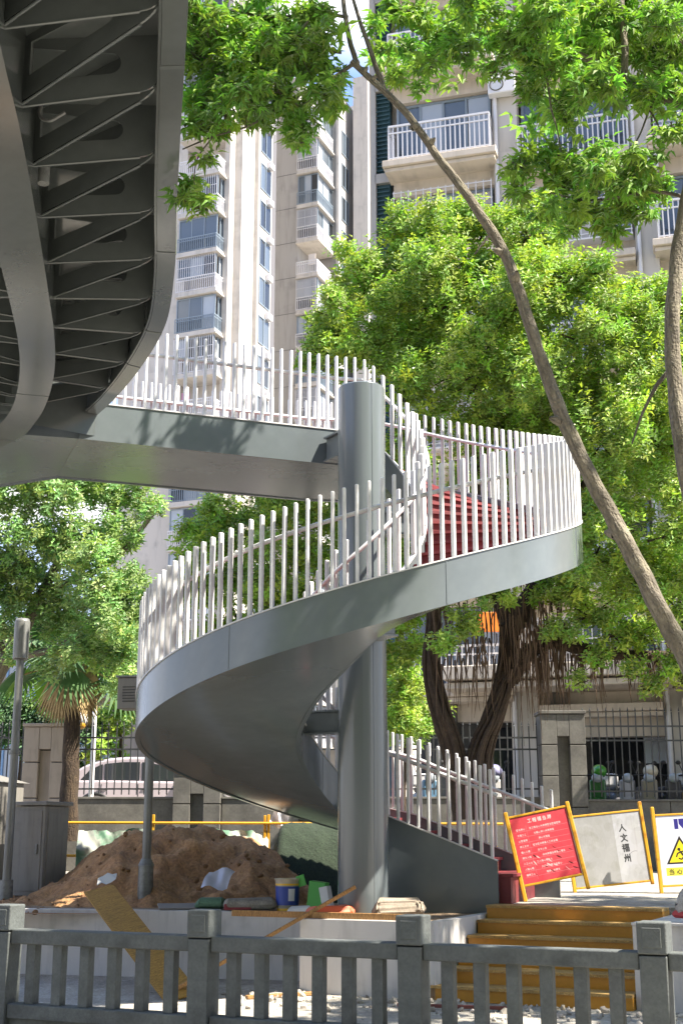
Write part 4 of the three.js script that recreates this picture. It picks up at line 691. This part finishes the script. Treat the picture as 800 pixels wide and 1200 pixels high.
function crown(parent, blobs, density, geo, mat, scale, shell = .5, name = 'crown', gap = .36) {   // blobs: [x, y, z, r, (flat)]
  const list = []; const e = new THREE.Object3D(); const all = [];
  for (const [x, y, z, r, k = 1] of blobs) {
    all.push([x, y, z, r * .8, k * .55]);
    for (let i = 0; i < 7; i++) { const a = rr(0, 6.283), c = rr(-.75, 1), q = Math.sqrt(1 - c * c), f = r * rr(.6, 1.0), r2 = r * rr(.22, .46); all.push([x + q * Math.cos(a) * f, y + c * f * .9, z + q * Math.sin(a) * f, r2, k * 1.0]); }
  }
  for (const [x, y, z, r, k = 1] of all) {
    const n = Math.round(density * k * r * r * 12.6); const ph = rr(0, 50);
    for (let i = 0; i < n; i++) {
      const a = rr(0, 6.283), c = rr(-1, 1), s = Math.sqrt(1 - c * c), d = V(s * Math.cos(a), c, s * Math.sin(a));
      const lump = .74 + .5 * hash2(.11 * Math.cos(a) * 2 + ph, c * .35 + .07 * a), q = (1 - shell * Math.pow(rnd(), 1.4)) * lump;
      if (hash2(a * .25 + ph, c * .8 + 3) < gap) continue;
      const p = V(x + d.x * r * q, y + d.y * r * q * .86, z + d.z * r * q);
      e.position.copy(p); e.rotation.set(rr(-.9, .9), rr(0, 6.283), rr(-.9, .9)); if (d.y < 0) e.rotation.x += .7; const sc = scale * rr(.7, 1.35); e.scale.setScalar(sc); e.updateMatrix();
      list.push([e.matrix.clone(), rr(.5, 1.3), rr(.72, 1.32), rr(.6, 1.5)]);
    }
  }
  const m = new THREE.InstancedMesh(geo, mat, list.length); list.forEach(([mx, a, b, c], i) => { m.setMatrixAt(i, mx); m.setColorAt(i, lin(a * b, a, a * c)); });
  m.name = name; m.userData.kind = 'stuff'; m.castShadow = m.receiveShadow = true; parent.add(m); return list.length;
}
const camP = 14.15 * D2R;                                           // surveying aid: a sighted direction and a distance give a point
const at = (px, py, d) => { const x = (px - 400) / 1507, y = (600 - py) / 1507, h = Math.sin(camP) + y * Math.cos(camP), f = Math.cos(camP) - y * Math.sin(camP), t = d / f; return V(x * t, 1.5 + h * t, -d); };
const blob = (px, py, rpx, d, k) => { const p = at(px, py, d); return [p.x, p.y, p.z, rpx / 1507 * (d * .97 + (p.y - 1.5) * .245), k ?? 1]; };
function limbs(t, name, list, mat) { for (const [pts, radii] of list) mesh(name, tube(pts, radii, 10), mat, t); }
let leaves = 0;
function twigs(t, B, per, r, mat) { const L = []; for (const b of B) { const c = V(b[0], b[1], b[2]); for (let i = 0; i < per; i++) { const d = V(rr(-1, 1), rr(-.5, .9), rr(-1, 1)).normalize(), k = b[3] * rr(.7, 1.15), o = c.clone().addScaledVector(d, -b[3] * rr(.2, .7)); const m = o.clone().lerp(c.clone().addScaledVector(d, k), .5).add(V(rr(-.1, .1), rr(-.08, .12), rr(-.1, .1)).multiplyScalar(b[3] * 1.4)); L.push(tube([o, m, c.clone().addScaledVector(d, k)], [r, r * .7, r * .3], 5, 6)); } } const w = mesh('twigs', L, mat, t); w.userData.kind = 'stuff'; }
function knots(t, T, R, n, mat) { for (let i = 0; i < n; i++) { const k = 1 + Math.floor(rnd() * (T.length - 2)), a = rr(0, 6.28), p = T[k].clone().lerp(T[k + 1] || T[k], rnd()), r = R * (1 - .75 * k / T.length), d = V(Math.cos(a), rr(.1, .5), Math.sin(a)).normalize(); mesh('knot', tube([p.clone().addScaledVector(d, r * .5), p.clone().addScaledVector(d, r * 1.15), p.clone().addScaledVector(d, r * 1.5)], [r * .55, r * .42, r * .12], 8, 6), mat, t); } }
{ // foreground tree whose curved trunk crosses the view
  const t = thing('street_tree', 'tall tree with a slender trunk curving across in front of the staircase', 'tree');
  const T = [[800, 765], [770, 710], [735, 640], [700, 575], [668, 510], [640, 440], [620, 380], [592, 300], [555, 240], [510, 180], [472, 128], [440, 98], [412, 72]].map(([x, y], i) => at(x, y, 8.5 - i * .01));
  mesh('trunk', tube([V(3.75, -.05, -8.7), V(3.3, .6, -8.65), V(2.75, 1.7, -8.55), ...T], [.13, .1, .088, .076, .066, .058, .05, .043, .036, .028, .022], 12, 110), MAT.bark, t);
  const br = (pts, r, d = 8.5) => [pts.map(([x, y, dd]) => at(x, y, dd ?? d)), r];
  limbs(t, 'branch', [
    br([[450, 106], [434, 60], [420, 20], [405, -30]], [.022, .018, .014, .01]), br([[418, 76], [408, 40], [402, 0], [398, -40]], [.02, .018, .014]),
    br([[415, 74], [395, 88], [350, 112], [290, 148], [250, 160], [214, 175]], [.016, .013, .01, .007, .005]), br([[408, 20], [370, 16], [320, 20], [270, 12]], [.014, .01, .006]),
    br([[400, 62], [360, 58], [330, 78], [296, 80]], [.01, .008, .005]), br([[575, 272], [566, 285], [560, 292], [556, 298]], [.012, .008, .005]), br([[290, 148], [270, 120], [280, 90], [300, 60]], [.008, .006, .004]), br([[250, 160], [232, 185], [228, 215], [236, 235]], [.006, .005, .003]),
  ], MAT.bark);
  const B = [[238, 20, 36], [262, 50, 40], [300, 18, 44], [300, 75, 44], [345, 45, 44], [366, 20, 24], [372, 78, 24], [250, 100, 38], [290, 118, 32], [336, 118, 34], [232, 66, 30], [352, 150, 22], [378, 112, 24], [232, 150, 20], [262, 150, 16], [224, 222, 17], [236, 245, 15], [215, 235, 12], [350, 168, 14], [392, 126, 12], [246, 186, 10], [322, 92, 26], [236, 128, 22], [305, 142, 18], [262, 132, 20], [270, 80, 30], [392, 100, 12]].map(([x, y, r], i) => blob(x, y, r, 8.3 + (i % 4) * .15, 1.1));
  twigs(t, B, 4, .007, MAT.bark); knots(t, T, .1, 12, MAT.bark);
  leaves += crown(t, B, 120, LG.palmate, LM.fg, .58, 1, 'crown', .44);
  const U = [[.6, 8.6, -6.8, .8], [1.8, 9.0, -8.0, .9], [3.0, 8.4, -6.2, .9], [4.2, 8.6, -7.2, 1], [5.2, 8.0, -6.2, 1], [4.8, 7.2, -5.0, .9], [6.2, 7.4, -7.4, 1], [3.8, 7.2, -4.4, .8], [2.2, 8.2, -9.9, .8], [3.2, 8.9, -10.2, .9], [2.3, 9.3, -11.8, .8, .5], [1.2, 10.2, -13.0, .8, .4]];
  leaves += crown(t, U, 12, LG.palmate, LM.fg, 1.15, .95, 'upper_crown');
}
{
  const t = thing('street_tree', 'broad tree standing off beyond the end plinth and shading the golden steps', 'tree');
  mesh('trunk', tube([V(7.6, -.05, -11.2), V(7.5, 1.6, -11.2), V(7.7, 3.4, -11.4), V(7.4, 5.4, -11.3), V(7.5, 7.2, -11.4)], [.22, .19, .16, .12, .06], 12), MAT.bark, t);
  limbs(t, 'branch', [[[V(7.5, 4.6, -11.3), V(6.6, 6, -10.9), V(5.8, 7.2, -10.4)], [.1, .07, .03]], [[V(7.5, 5, -11.3), V(7.6, 6.4, -12.6), V(7.2, 7.6, -13.6)], [.1, .07, .03]], [[V(7.5, 5.4, -11.3), V(8.4, 6.6, -10.6), V(9, 7.8, -10)], [.09, .06, .03]]], MAT.bark);
  leaves += crown(t, [[7.4, 8.2, -11.4, 1.3], [6.2, 7.6, -10.4, 1.1], [6.4, 8.2, -12.6, 1.1], [7.8, 7.6, -13.4, 1.2], [8.6, 8.2, -10.2, 1.2], [7.2, 7.2, -9.6, 1.0], [5.6, 8.0, -9.2, 1.0], [8.8, 7.4, -12.0, 1.2], [7.0, 9.0, -14.4, 1.1]], 13, LG.palmate, LM.fg, 1.2, .95);
}
{
  const t = thing('street_tree', 'slim upright tree at the frame edge with foliage hanging over the apartment block', 'tree');
  mesh('trunk', tube([V(3.9, -.05, -9.9), V(3.4, 1.0, -9.7), V(2.85, 2.6, -9.4), ...[[806, 570], [797, 510], [789, 440], [787, 380], [792, 310], [803, 240], [815, 170]].map(p => at(p[0], p[1], 9.1)), V(3.0, 8.0, -9.1)], [.12, .1, .08, .068, .062, .056, .05, .045], 12, 70), MAT.bark, t);
  const br = (pts, r, d = 9.2) => [pts.map(([x, y]) => at(x, y, d)), r];
  limbs(t, 'branch', [br([[818, 135], [790, 116], [755, 108], [728, 94], [690, 70], [650, 54], [605, 40], [570, 36]], [.055, .045, .036, .028, .02, .012]), br([[730, 96], [732, 60], [728, 20], [726, -30]], [.03, .028, .025]), br([[815, 60], [790, 35], [770, 12], [750, -12]], [.04, .03, .02]), br([[628, 46], [640, 90], [646, 130], [652, 150], [660, 200]], [.012, .01, .006, .004]), br([[770, 112], [762, 125], [748, 160], [730, 190]], [.01, .007, .005]), br([[760, 128], [772, 150], [778, 176]], [.008, .006, .004]), br([[798, 230], [770, 225], [730, 230], [690, 235], [640, 225]], [.016, .012, .008, .004]), br([[788, 430], [770, 450], [750, 490], [740, 520]], [.02, .012, .006])], MAT.bark);
  const B = [[438, 30, 12], [450, 58, 11], [462, 92, 12], [478, 14, 24], [510, 40, 30], [552, 18, 36], [530, 62, 16], [500, 80, 13], [478, 58, 12], [594, 45, 34], [640, 22, 44], [640, 78, 34], [690, 40, 46], [745, 38, 50], [790, 60, 42], [700, 100, 32], [770, 110, 34], [578, 84, 13], [622, 108, 16], [660, 128, 24], [790, 155, 24], [545, 66, 14], [608, 196, 22], [645, 180, 24], [655, 218, 32], [700, 208, 40], [745, 205, 38], [690, 248, 30], [735, 245, 30], [768, 225, 20], [640, 250, 18], [600, 225, 16], [668, 268, 16], [716, 272, 14], [490, 104, 9], [780, 30, 30]].map(([x, y, r], i) => blob(x, y, r, 9.0 + (i % 5) * .15, 1.1));
  twigs(t, B, 4, .007, MAT.bark);
  leaves += crown(t, B, 118, LG.palmate, LM.fg, .58, 1, 'crown', .44);
}
{ // banyan behind the staircase
  const t = thing('banyan_tree', 'big bright green banyan behind the staircase with aerial roots hanging from its limbs', 'tree');
  const D = 21.5, br = (pts, r, d = D) => [pts.map(([x, y, dd]) => at(x, y, dd ?? d)), r];
  limbs(t, 'trunk', [br([[545, 960], [530, 880], [512, 820], [505, 770], [508, 720], [500, 660], [480, 580]], [.22, .15, .12, .1, .1, .09, .07]), br([[558, 960], [562, 880], [578, 840], [590, 800], [596, 750], [592, 710], [575, 660], [560, 560]], [.24, .17, .14, .13, .12, .11, .1, .07])], MAT.barkDark);
  limbs(t, 'limb', [br([[592, 800], [612, 770], [645, 752], [690, 762], [740, 768], [810, 768]], [.16, .13, .11, .09, .08]), br([[595, 740], [622, 700], [640, 660], [660, 600], [690, 500]], [.2, .16, .12, .08]), br([[594, 730], [580, 690], [560, 640]], [.14, .12, .08]), br([[660, 600], [720, 520], [760, 450], [775, 420]], [.08, .06, .04]), br([[560, 560], [560, 460], [570, 380]], [.1, .07, .04]), br([[690, 500], [700, 430], [690, 360]], [.07, .05, .03]), br([[508, 720], [525, 690], [545, 670]], [.1, .08, .06])], MAT.barkDark);
  const strand = (pts, rad, n) => { for (let i = 0; i < n; i++) { const a0 = i / n * 6.283 + rr(-.3, .3), tw = rr(-1.6, 1.6), P = pts.map(([x, y], k) => { const p = at(x, y, D), f = k / (pts.length - 1), r = rad[0] + (rad[1] - rad[0]) * f, a = a0 + tw * f; return V(p.x + Math.cos(a) * r * rr(.85, 1.12), p.y, p.z + Math.sin(a) * r * rr(.85, 1.12)); }); mesh('root_strand', tube(P, [rr(.03, .07), rr(.02, .045), rr(.015, .035)], 7), MAT.barkDark, t); } };
  strand([[545, 960], [530, 880], [512, 820], [505, 770], [508, 720], [500, 660]], [.18, .08], 11); strand([[558, 960], [562, 880], [578, 840], [590, 800], [596, 750], [592, 710], [575, 660]], [.2, .1], 13); strand([[592, 800], [612, 770], [645, 752], [690, 762], [740, 768]], [.15, .09], 7);
  const rootG = []; const hang = (x, y, len, d) => { const p = at(x, y, d); const q = V(p.x + rr(-.06, .06), p.y - len, p.z + rr(-.1, .1)), m = V((p.x + q.x) / 2 + rr(-.05, .05), (p.y + q.y) / 2, p.z); rootG.push(tube([p, m, q], [rr(.008, .02), rr(.005, .012), .003], 5, 6)); };
  for (let i = 0; i < 260; i++) hang(rr(500, 660), rr(670, 785), rr(.2, 1.0), rr(20.8, 22)); for (let i = 0; i < 240; i++) { const c = Math.floor(rnd() * 9), x = 612 + c * 22 + rr(-9, 9); hang(x, rr(752, 778), rr(.1, .55) * (1 + (c * 37 % 5) * .22), rr(21.2, 21.8)); } for (let i = 0; i < 60; i++) hang(rr(596, 645), rr(700, 790), rr(.5, 1.5), rr(21, 22));
  const ar = mesh('aerial_roots', rootG, MAT.roots, t); ar.userData.kind = 'stuff';
  const B = [[395, 380, 40, 21], [385, 420, 36, 21], [430, 335, 50, 21.5], [470, 300, 46, 21.5], [450, 400, 66, 21], [520, 280, 50, 21], [570, 268, 48, 21], [620, 272, 48, 20.5], [540, 350, 75, 20.5], [620, 350, 72, 20], [670, 330, 52, 20], [690, 400, 70, 20], [735, 370, 52, 20], [790, 370, 56, 20.5], [760, 440, 66, 20], [560, 440, 76, 20.5], [640, 450, 70, 20], [480, 460, 60, 21], [700, 510, 70, 19.8], [780, 530, 66, 20], [620, 540, 62, 21], [720, 600, 62, 20], [790, 630, 60, 20], [690, 660, 46, 20.5], [750, 690, 50, 20.5], [800, 720, 46, 20.5], [640, 610, 46, 21], [560, 540, 56, 21.5], [690, 720, 34, 21], [470, 540, 50, 22], [520, 620, 40, 22.5], [650, 700, 30, 21], [505, 395, 60, 22.6], [515, 350, 46, 22.4], [590, 400, 60, 22.6], [700, 560, 84, 23.5], [780, 480, 84, 23.5], [620, 470, 84, 23.5], [730, 680, 60, 23.5], [545, 735, 22, 20.8], [525, 700, 22, 21], [580, 700, 24, 20.6], [760, 750, 24, 21.2], [700, 775, 18, 21], [680, 800, 12, 21], [760, 805, 16, 21], [800, 800, 22, 21], [720, 745, 24, 21], [660, 740, 22, 20.8], [740, 790, 16, 21], [790, 780, 22, 21], [620, 660, 30, 20.6], [520, 760, 16, 20.6]].map(b => blob(...b));
  twigs(t, B, 5, .018, MAT.barkDark);
  leaves += crown(t, B, 70, LG.oval, LM.mid, .98, .85, 'crown', .34);
}
{
  const t = thing('leafy_tree', 'rounded deep green tree standing behind the pillar under the deck', 'tree');
  mesh('trunk', tube([V(-.6, 1.6, -23.5), V(-.7, 3, -23.5), V(-.5, 4.6, -23.4), V(-.7, 6, -23.3)], [.16, .13, .1, .05], 10), MAT.barkDark, t);
  limbs(t, 'branch', [[[V(-.6, 3.4, -23.5), V(-1.4, 4.6, -23.2), V(-2, 5.5, -23)], [.08, .06, .03]], [[V(-.6, 4, -23.5), V(.1, 5, -23.2), V(.6, 5.8, -23)], [.08, .06, .03]]], MAT.barkDark);
  const B = [[235, 640, 40], [255, 610, 34], [290, 615, 46], [340, 600, 50], [395, 600, 46], [270, 680, 46], [320, 670, 56], [380, 670, 56], [430, 640, 50], [235, 700, 36], [300, 730, 46], [370, 730, 50], [430, 710, 46], [470, 770, 34], [466, 830, 32], [480, 720, 34], [250, 750, 34], [470, 860, 24]].map(([x, y, r], i) => blob(x, y, r, 22.5 + (i % 3) * .4));
  leaves += crown(t, B, 60, LG.oval, LM.mid, 1.0, .85, 'crown', .32);
}
{
  const t = thing('leafy_tree', 'pale glossy tree filling the gap under the footbridge', 'tree');
  mesh('trunk', tube([V(-6.2, 1.6, -21.5), V(-6.0, 3.4, -21.4), V(-5.2, 5.0, -21.2), V(-4.6, 6.2, -21)], [.2, .16, .12, .06], 10), MAT.bark, t);
  limbs(t, 'branch', [[[V(-7.2, 4.1, -21), V(-6, 4.25, -20.8), V(-4.8, 4.35, -20.5), V(-4.2, 4.6, -20.4)], [.1, .08, .06, .03]], [[V(-5.6, 4.4, -21.2), V(-6.2, 6.0, -21), V(-5.8, 7.4, -21)], [.1, .07, .04]], [[V(-5, 5.4, -21), V(-3.8, 5.9, -20.8), V(-3.0, 6.8, -20.6)], [.07, .05, .03]]], MAT.bark);
  const B = [[10, 570, 46], [60, 570, 44], [110, 575, 40], [155, 580, 32], [20, 630, 50], [80, 625, 50], [135, 625, 38], [40, 690, 52], [100, 680, 50], [150, 690, 34], [20, 710, 24], [80, 735, 38], [130, 740, 40], [160, 735, 24], [120, 775, 30], [150, 770, 24], [80, 770, 20], [178, 600, 16], [5, 745, 26], [-5, 700, 40], [20, 775, 16], [135, 800, 26], [158, 810, 18], [60, 790, 14], [110, 700, 40], [-20, 660, 50], [90, 565, 40]].map(([x, y, r], i) => blob(x, y, r, 20 + (i % 4) * .3));
  leaves += crown(t, B, 66, LG.oval, LM.pale, .92, .8, 'crown', .3);
}
for (const [i, x, z, h] of [[0, -7.5, 9, 9], [1, -1.5, 10.5, 10], [2, 4.5, 9.5, 9], [3, 11, 9, 10], [4, -12, 2, 9]]) {  // unseen trees added behind the camera to block low sky light
  const t = thing('added_avenue_tree', ['added unseen avenue tree across the road left of the middle one', 'added unseen middle avenue tree across the road facing the staircase', 'added unseen avenue tree across the road right of the middle one', 'added unseen last avenue tree across the road', 'added unseen avenue tree on the near kerb away from the staircase'][i], 'tree', x, 0, z);
  mesh('trunk', tube([V(0, -.05, 0), V(.1, 1.5, 0), V(-.1, 3.2, .1), V(.1, h * .6, 0)], [.28, .24, .2, .1], 10), MAT.bark, t);
  limbs(t, 'branch', [[[V(0, 3, 0), V(-1, 4.2, .3), V(-1.8, 5.4, .2)], [.12, .08, .04]], [[V(0, 3.2, 0), V(1, 4.4, -.3), V(1.8, 5.6, -.2)], [.12, .08, .04]]], MAT.bark);
  leaves += crown(t, [[0, h * .62, 0, 2.6], [-2, h * .5, .4, 2], [2, h * .52, -.3, 2], [.3, h * .85, .2, 2], [-1.2, h * .4, -.8, 1.5], [1.4, h * .38, -.6, 1.5]], 14, LG.oval, LM.mid, 3, .8);
}
function shrub(label, blobs, mat, dens = 34) { const t = thing('shrub', label, 'shrub'); const b = blobs[0]; mesh('stem', tube([V(b[0], 1.6, b[2]), V(b[0] + .05, b[1] - b[3] * .4, b[2]), V(b[0], b[1], b[2])], [.06, .05, .03], 8), MAT.barkDark, t); leaves += crown(t, blobs, dens, LG.oval, mat, 1.5, .8); }
shrub('dark green shrub behind the beige pier', [[24, 860, 36], [60, 835, 30], [10, 825, 30], [50, 880, 30]].map(b => blob(...b, 31)), LM.dark);
shrub('light green shrub above the parked car', [[140, 850, 28], [175, 840, 26], [160, 815, 26], [205, 860, 24], [120, 880, 24]].map(b => blob(...b, 33)), LM.mid);
shrub('dark shrub low beside the camera pole', [[105, 860, 26], [85, 900, 24], [70, 800, 22]].map(b => blob(...b, 33)), LM.dark);
shrub('leafy shrub in the depths behind the banyan trunks', [[470, 800, 30], [480, 850, 30], [500, 840, 20]].map(b => blob(...b, 27)), LM.mid);
{ // tree added off to the right to darken the forecourt of the block
  const t = thing('leafy_tree', 'broad tree added beyond the scooters to shade the forecourt', 'tree');
  mesh('trunk', tube([V(11.5, 1.6, -27), V(11.4, 3.4, -27), V(11.6, 5.4, -27.2), V(11.3, 7.4, -27)], [.28, .24, .2, .1], 10), MAT.barkDark, t);
  limbs(t, 'branch', [[[V(11.5, 4.2, -27), V(10.2, 5.6, -27.4), V(9, 6.8, -27.6)], [.13, .09, .05]], [[V(11.5, 4.6, -27), V(12, 6, -28.6), V(11.8, 7.4, -30)], [.13, .09, .05]]], MAT.barkDark);
  leaves += crown(t, [[11.4, 8.2, -27, 2], [9.6, 7.4, -27.4, 1.6], [11.8, 8, -29.6, 2], [13.4, 8.6, -28, 2], [9.8, 8.2, -29.6, 1.7], [12.8, 7.4, -25.6, 1.8], [8.4, 7.8, -28.6, 1.3]], 16, LG.oval, LM.mid, 2.2, .85);
  single('shop_sign', 'orange shop sign glimpsed between the banyan trunks', 'sign', rbox(.62, .5, .1, .02).translate(3.75, 6.75, -32.2), M([.75, .2, .02], .5));
}
{ // fan palm
  const t = thing('fan_palm', 'fan palm with a shaggy skirt of dry fronds above the beige pier', 'palm');
  const c = at(88, 772, 26.5);
  mesh('trunk', tube([V(c.x + .05, 1.4, c.z), V(c.x + .02, 2.8, c.z), V(c.x, c.y - .1, c.z)], [.2, .17, .15], 12), MAT.barkDark, t);
  const fan = (dry) => { const pos = [], idx = []; const n = 22; for (let i = 0; i < n; i++) { const a = (i / (n - 1) - .5) * (dry ? 1.4 : 4.0), L = (dry ? 1.1 : 1.0) * (1 - .12 * Math.abs(a)), d = V(Math.sin(a), 0, Math.cos(a)), s = V(d.z, 0, -d.x), b = pos.length / 3; const P = [V(0, 0, 0), d.clone().multiplyScalar(L * .5).addScaledVector(s, .045).add(V(0, .03, 0)), d.clone().multiplyScalar(L * .5).addScaledVector(s, -.045), d.clone().multiplyScalar(L).add(V(0, -.25 * L, 0))]; P.forEach(p => pos.push(p.x, p.y, p.z)); idx.push(b, b + 2, b + 1, b + 1, b + 2, b + 3); } const g = new THREE.BufferGeometry(); g.setAttribute('position', new THREE.Float32BufferAttribute(pos, 3)); g.setIndex(idx); const q = g.toNonIndexed(); q.computeVertexNormals(); return q; };
  const gf = fan(false), gd = fan(true), dry = M([.34, .25, .12], .9);
  for (let i = 0; i < 34; i++) { const a = i * 2.4, el = rr(-.6, 1.1), L = rr(.5, 1.2); const dir = V(Math.cos(a) * Math.cos(el), Math.sin(el), Math.sin(a) * Math.cos(el)); const o = c.clone().addScaledVector(dir, L); const f = mesh('frond', gf, i % 5 ? LM.dark : LM.fg, t); f.position.copy(o); f.lookAt(o.clone().add(dir)); f.rotateX(rr(.1, .5)); f.rotateZ(rr(-.6, .6)); f.scale.setScalar(rr(.7, 1)); mesh('stalk', bar(c, o, .018, 5), dry, t); }
  for (let i = 0; i < 14; i++) { const a = i * 2.4; const f = mesh('dry_frond', gd, dry, t); f.position.set(c.x + Math.cos(a) * .15, c.y + rr(-.3, .05), c.z + Math.sin(a) * .15); f.lookAt(f.position.clone().add(V(Math.cos(a) * .45, -1, Math.sin(a) * .45))); f.scale.setScalar(rr(.8, 1.15)); }
}
console.log('leaf sprays', leaves);
scene.traverse(o => { if (o.isMesh) { o.castShadow = true; o.receiveShadow = true; } });
renderer.render(scene, camera);
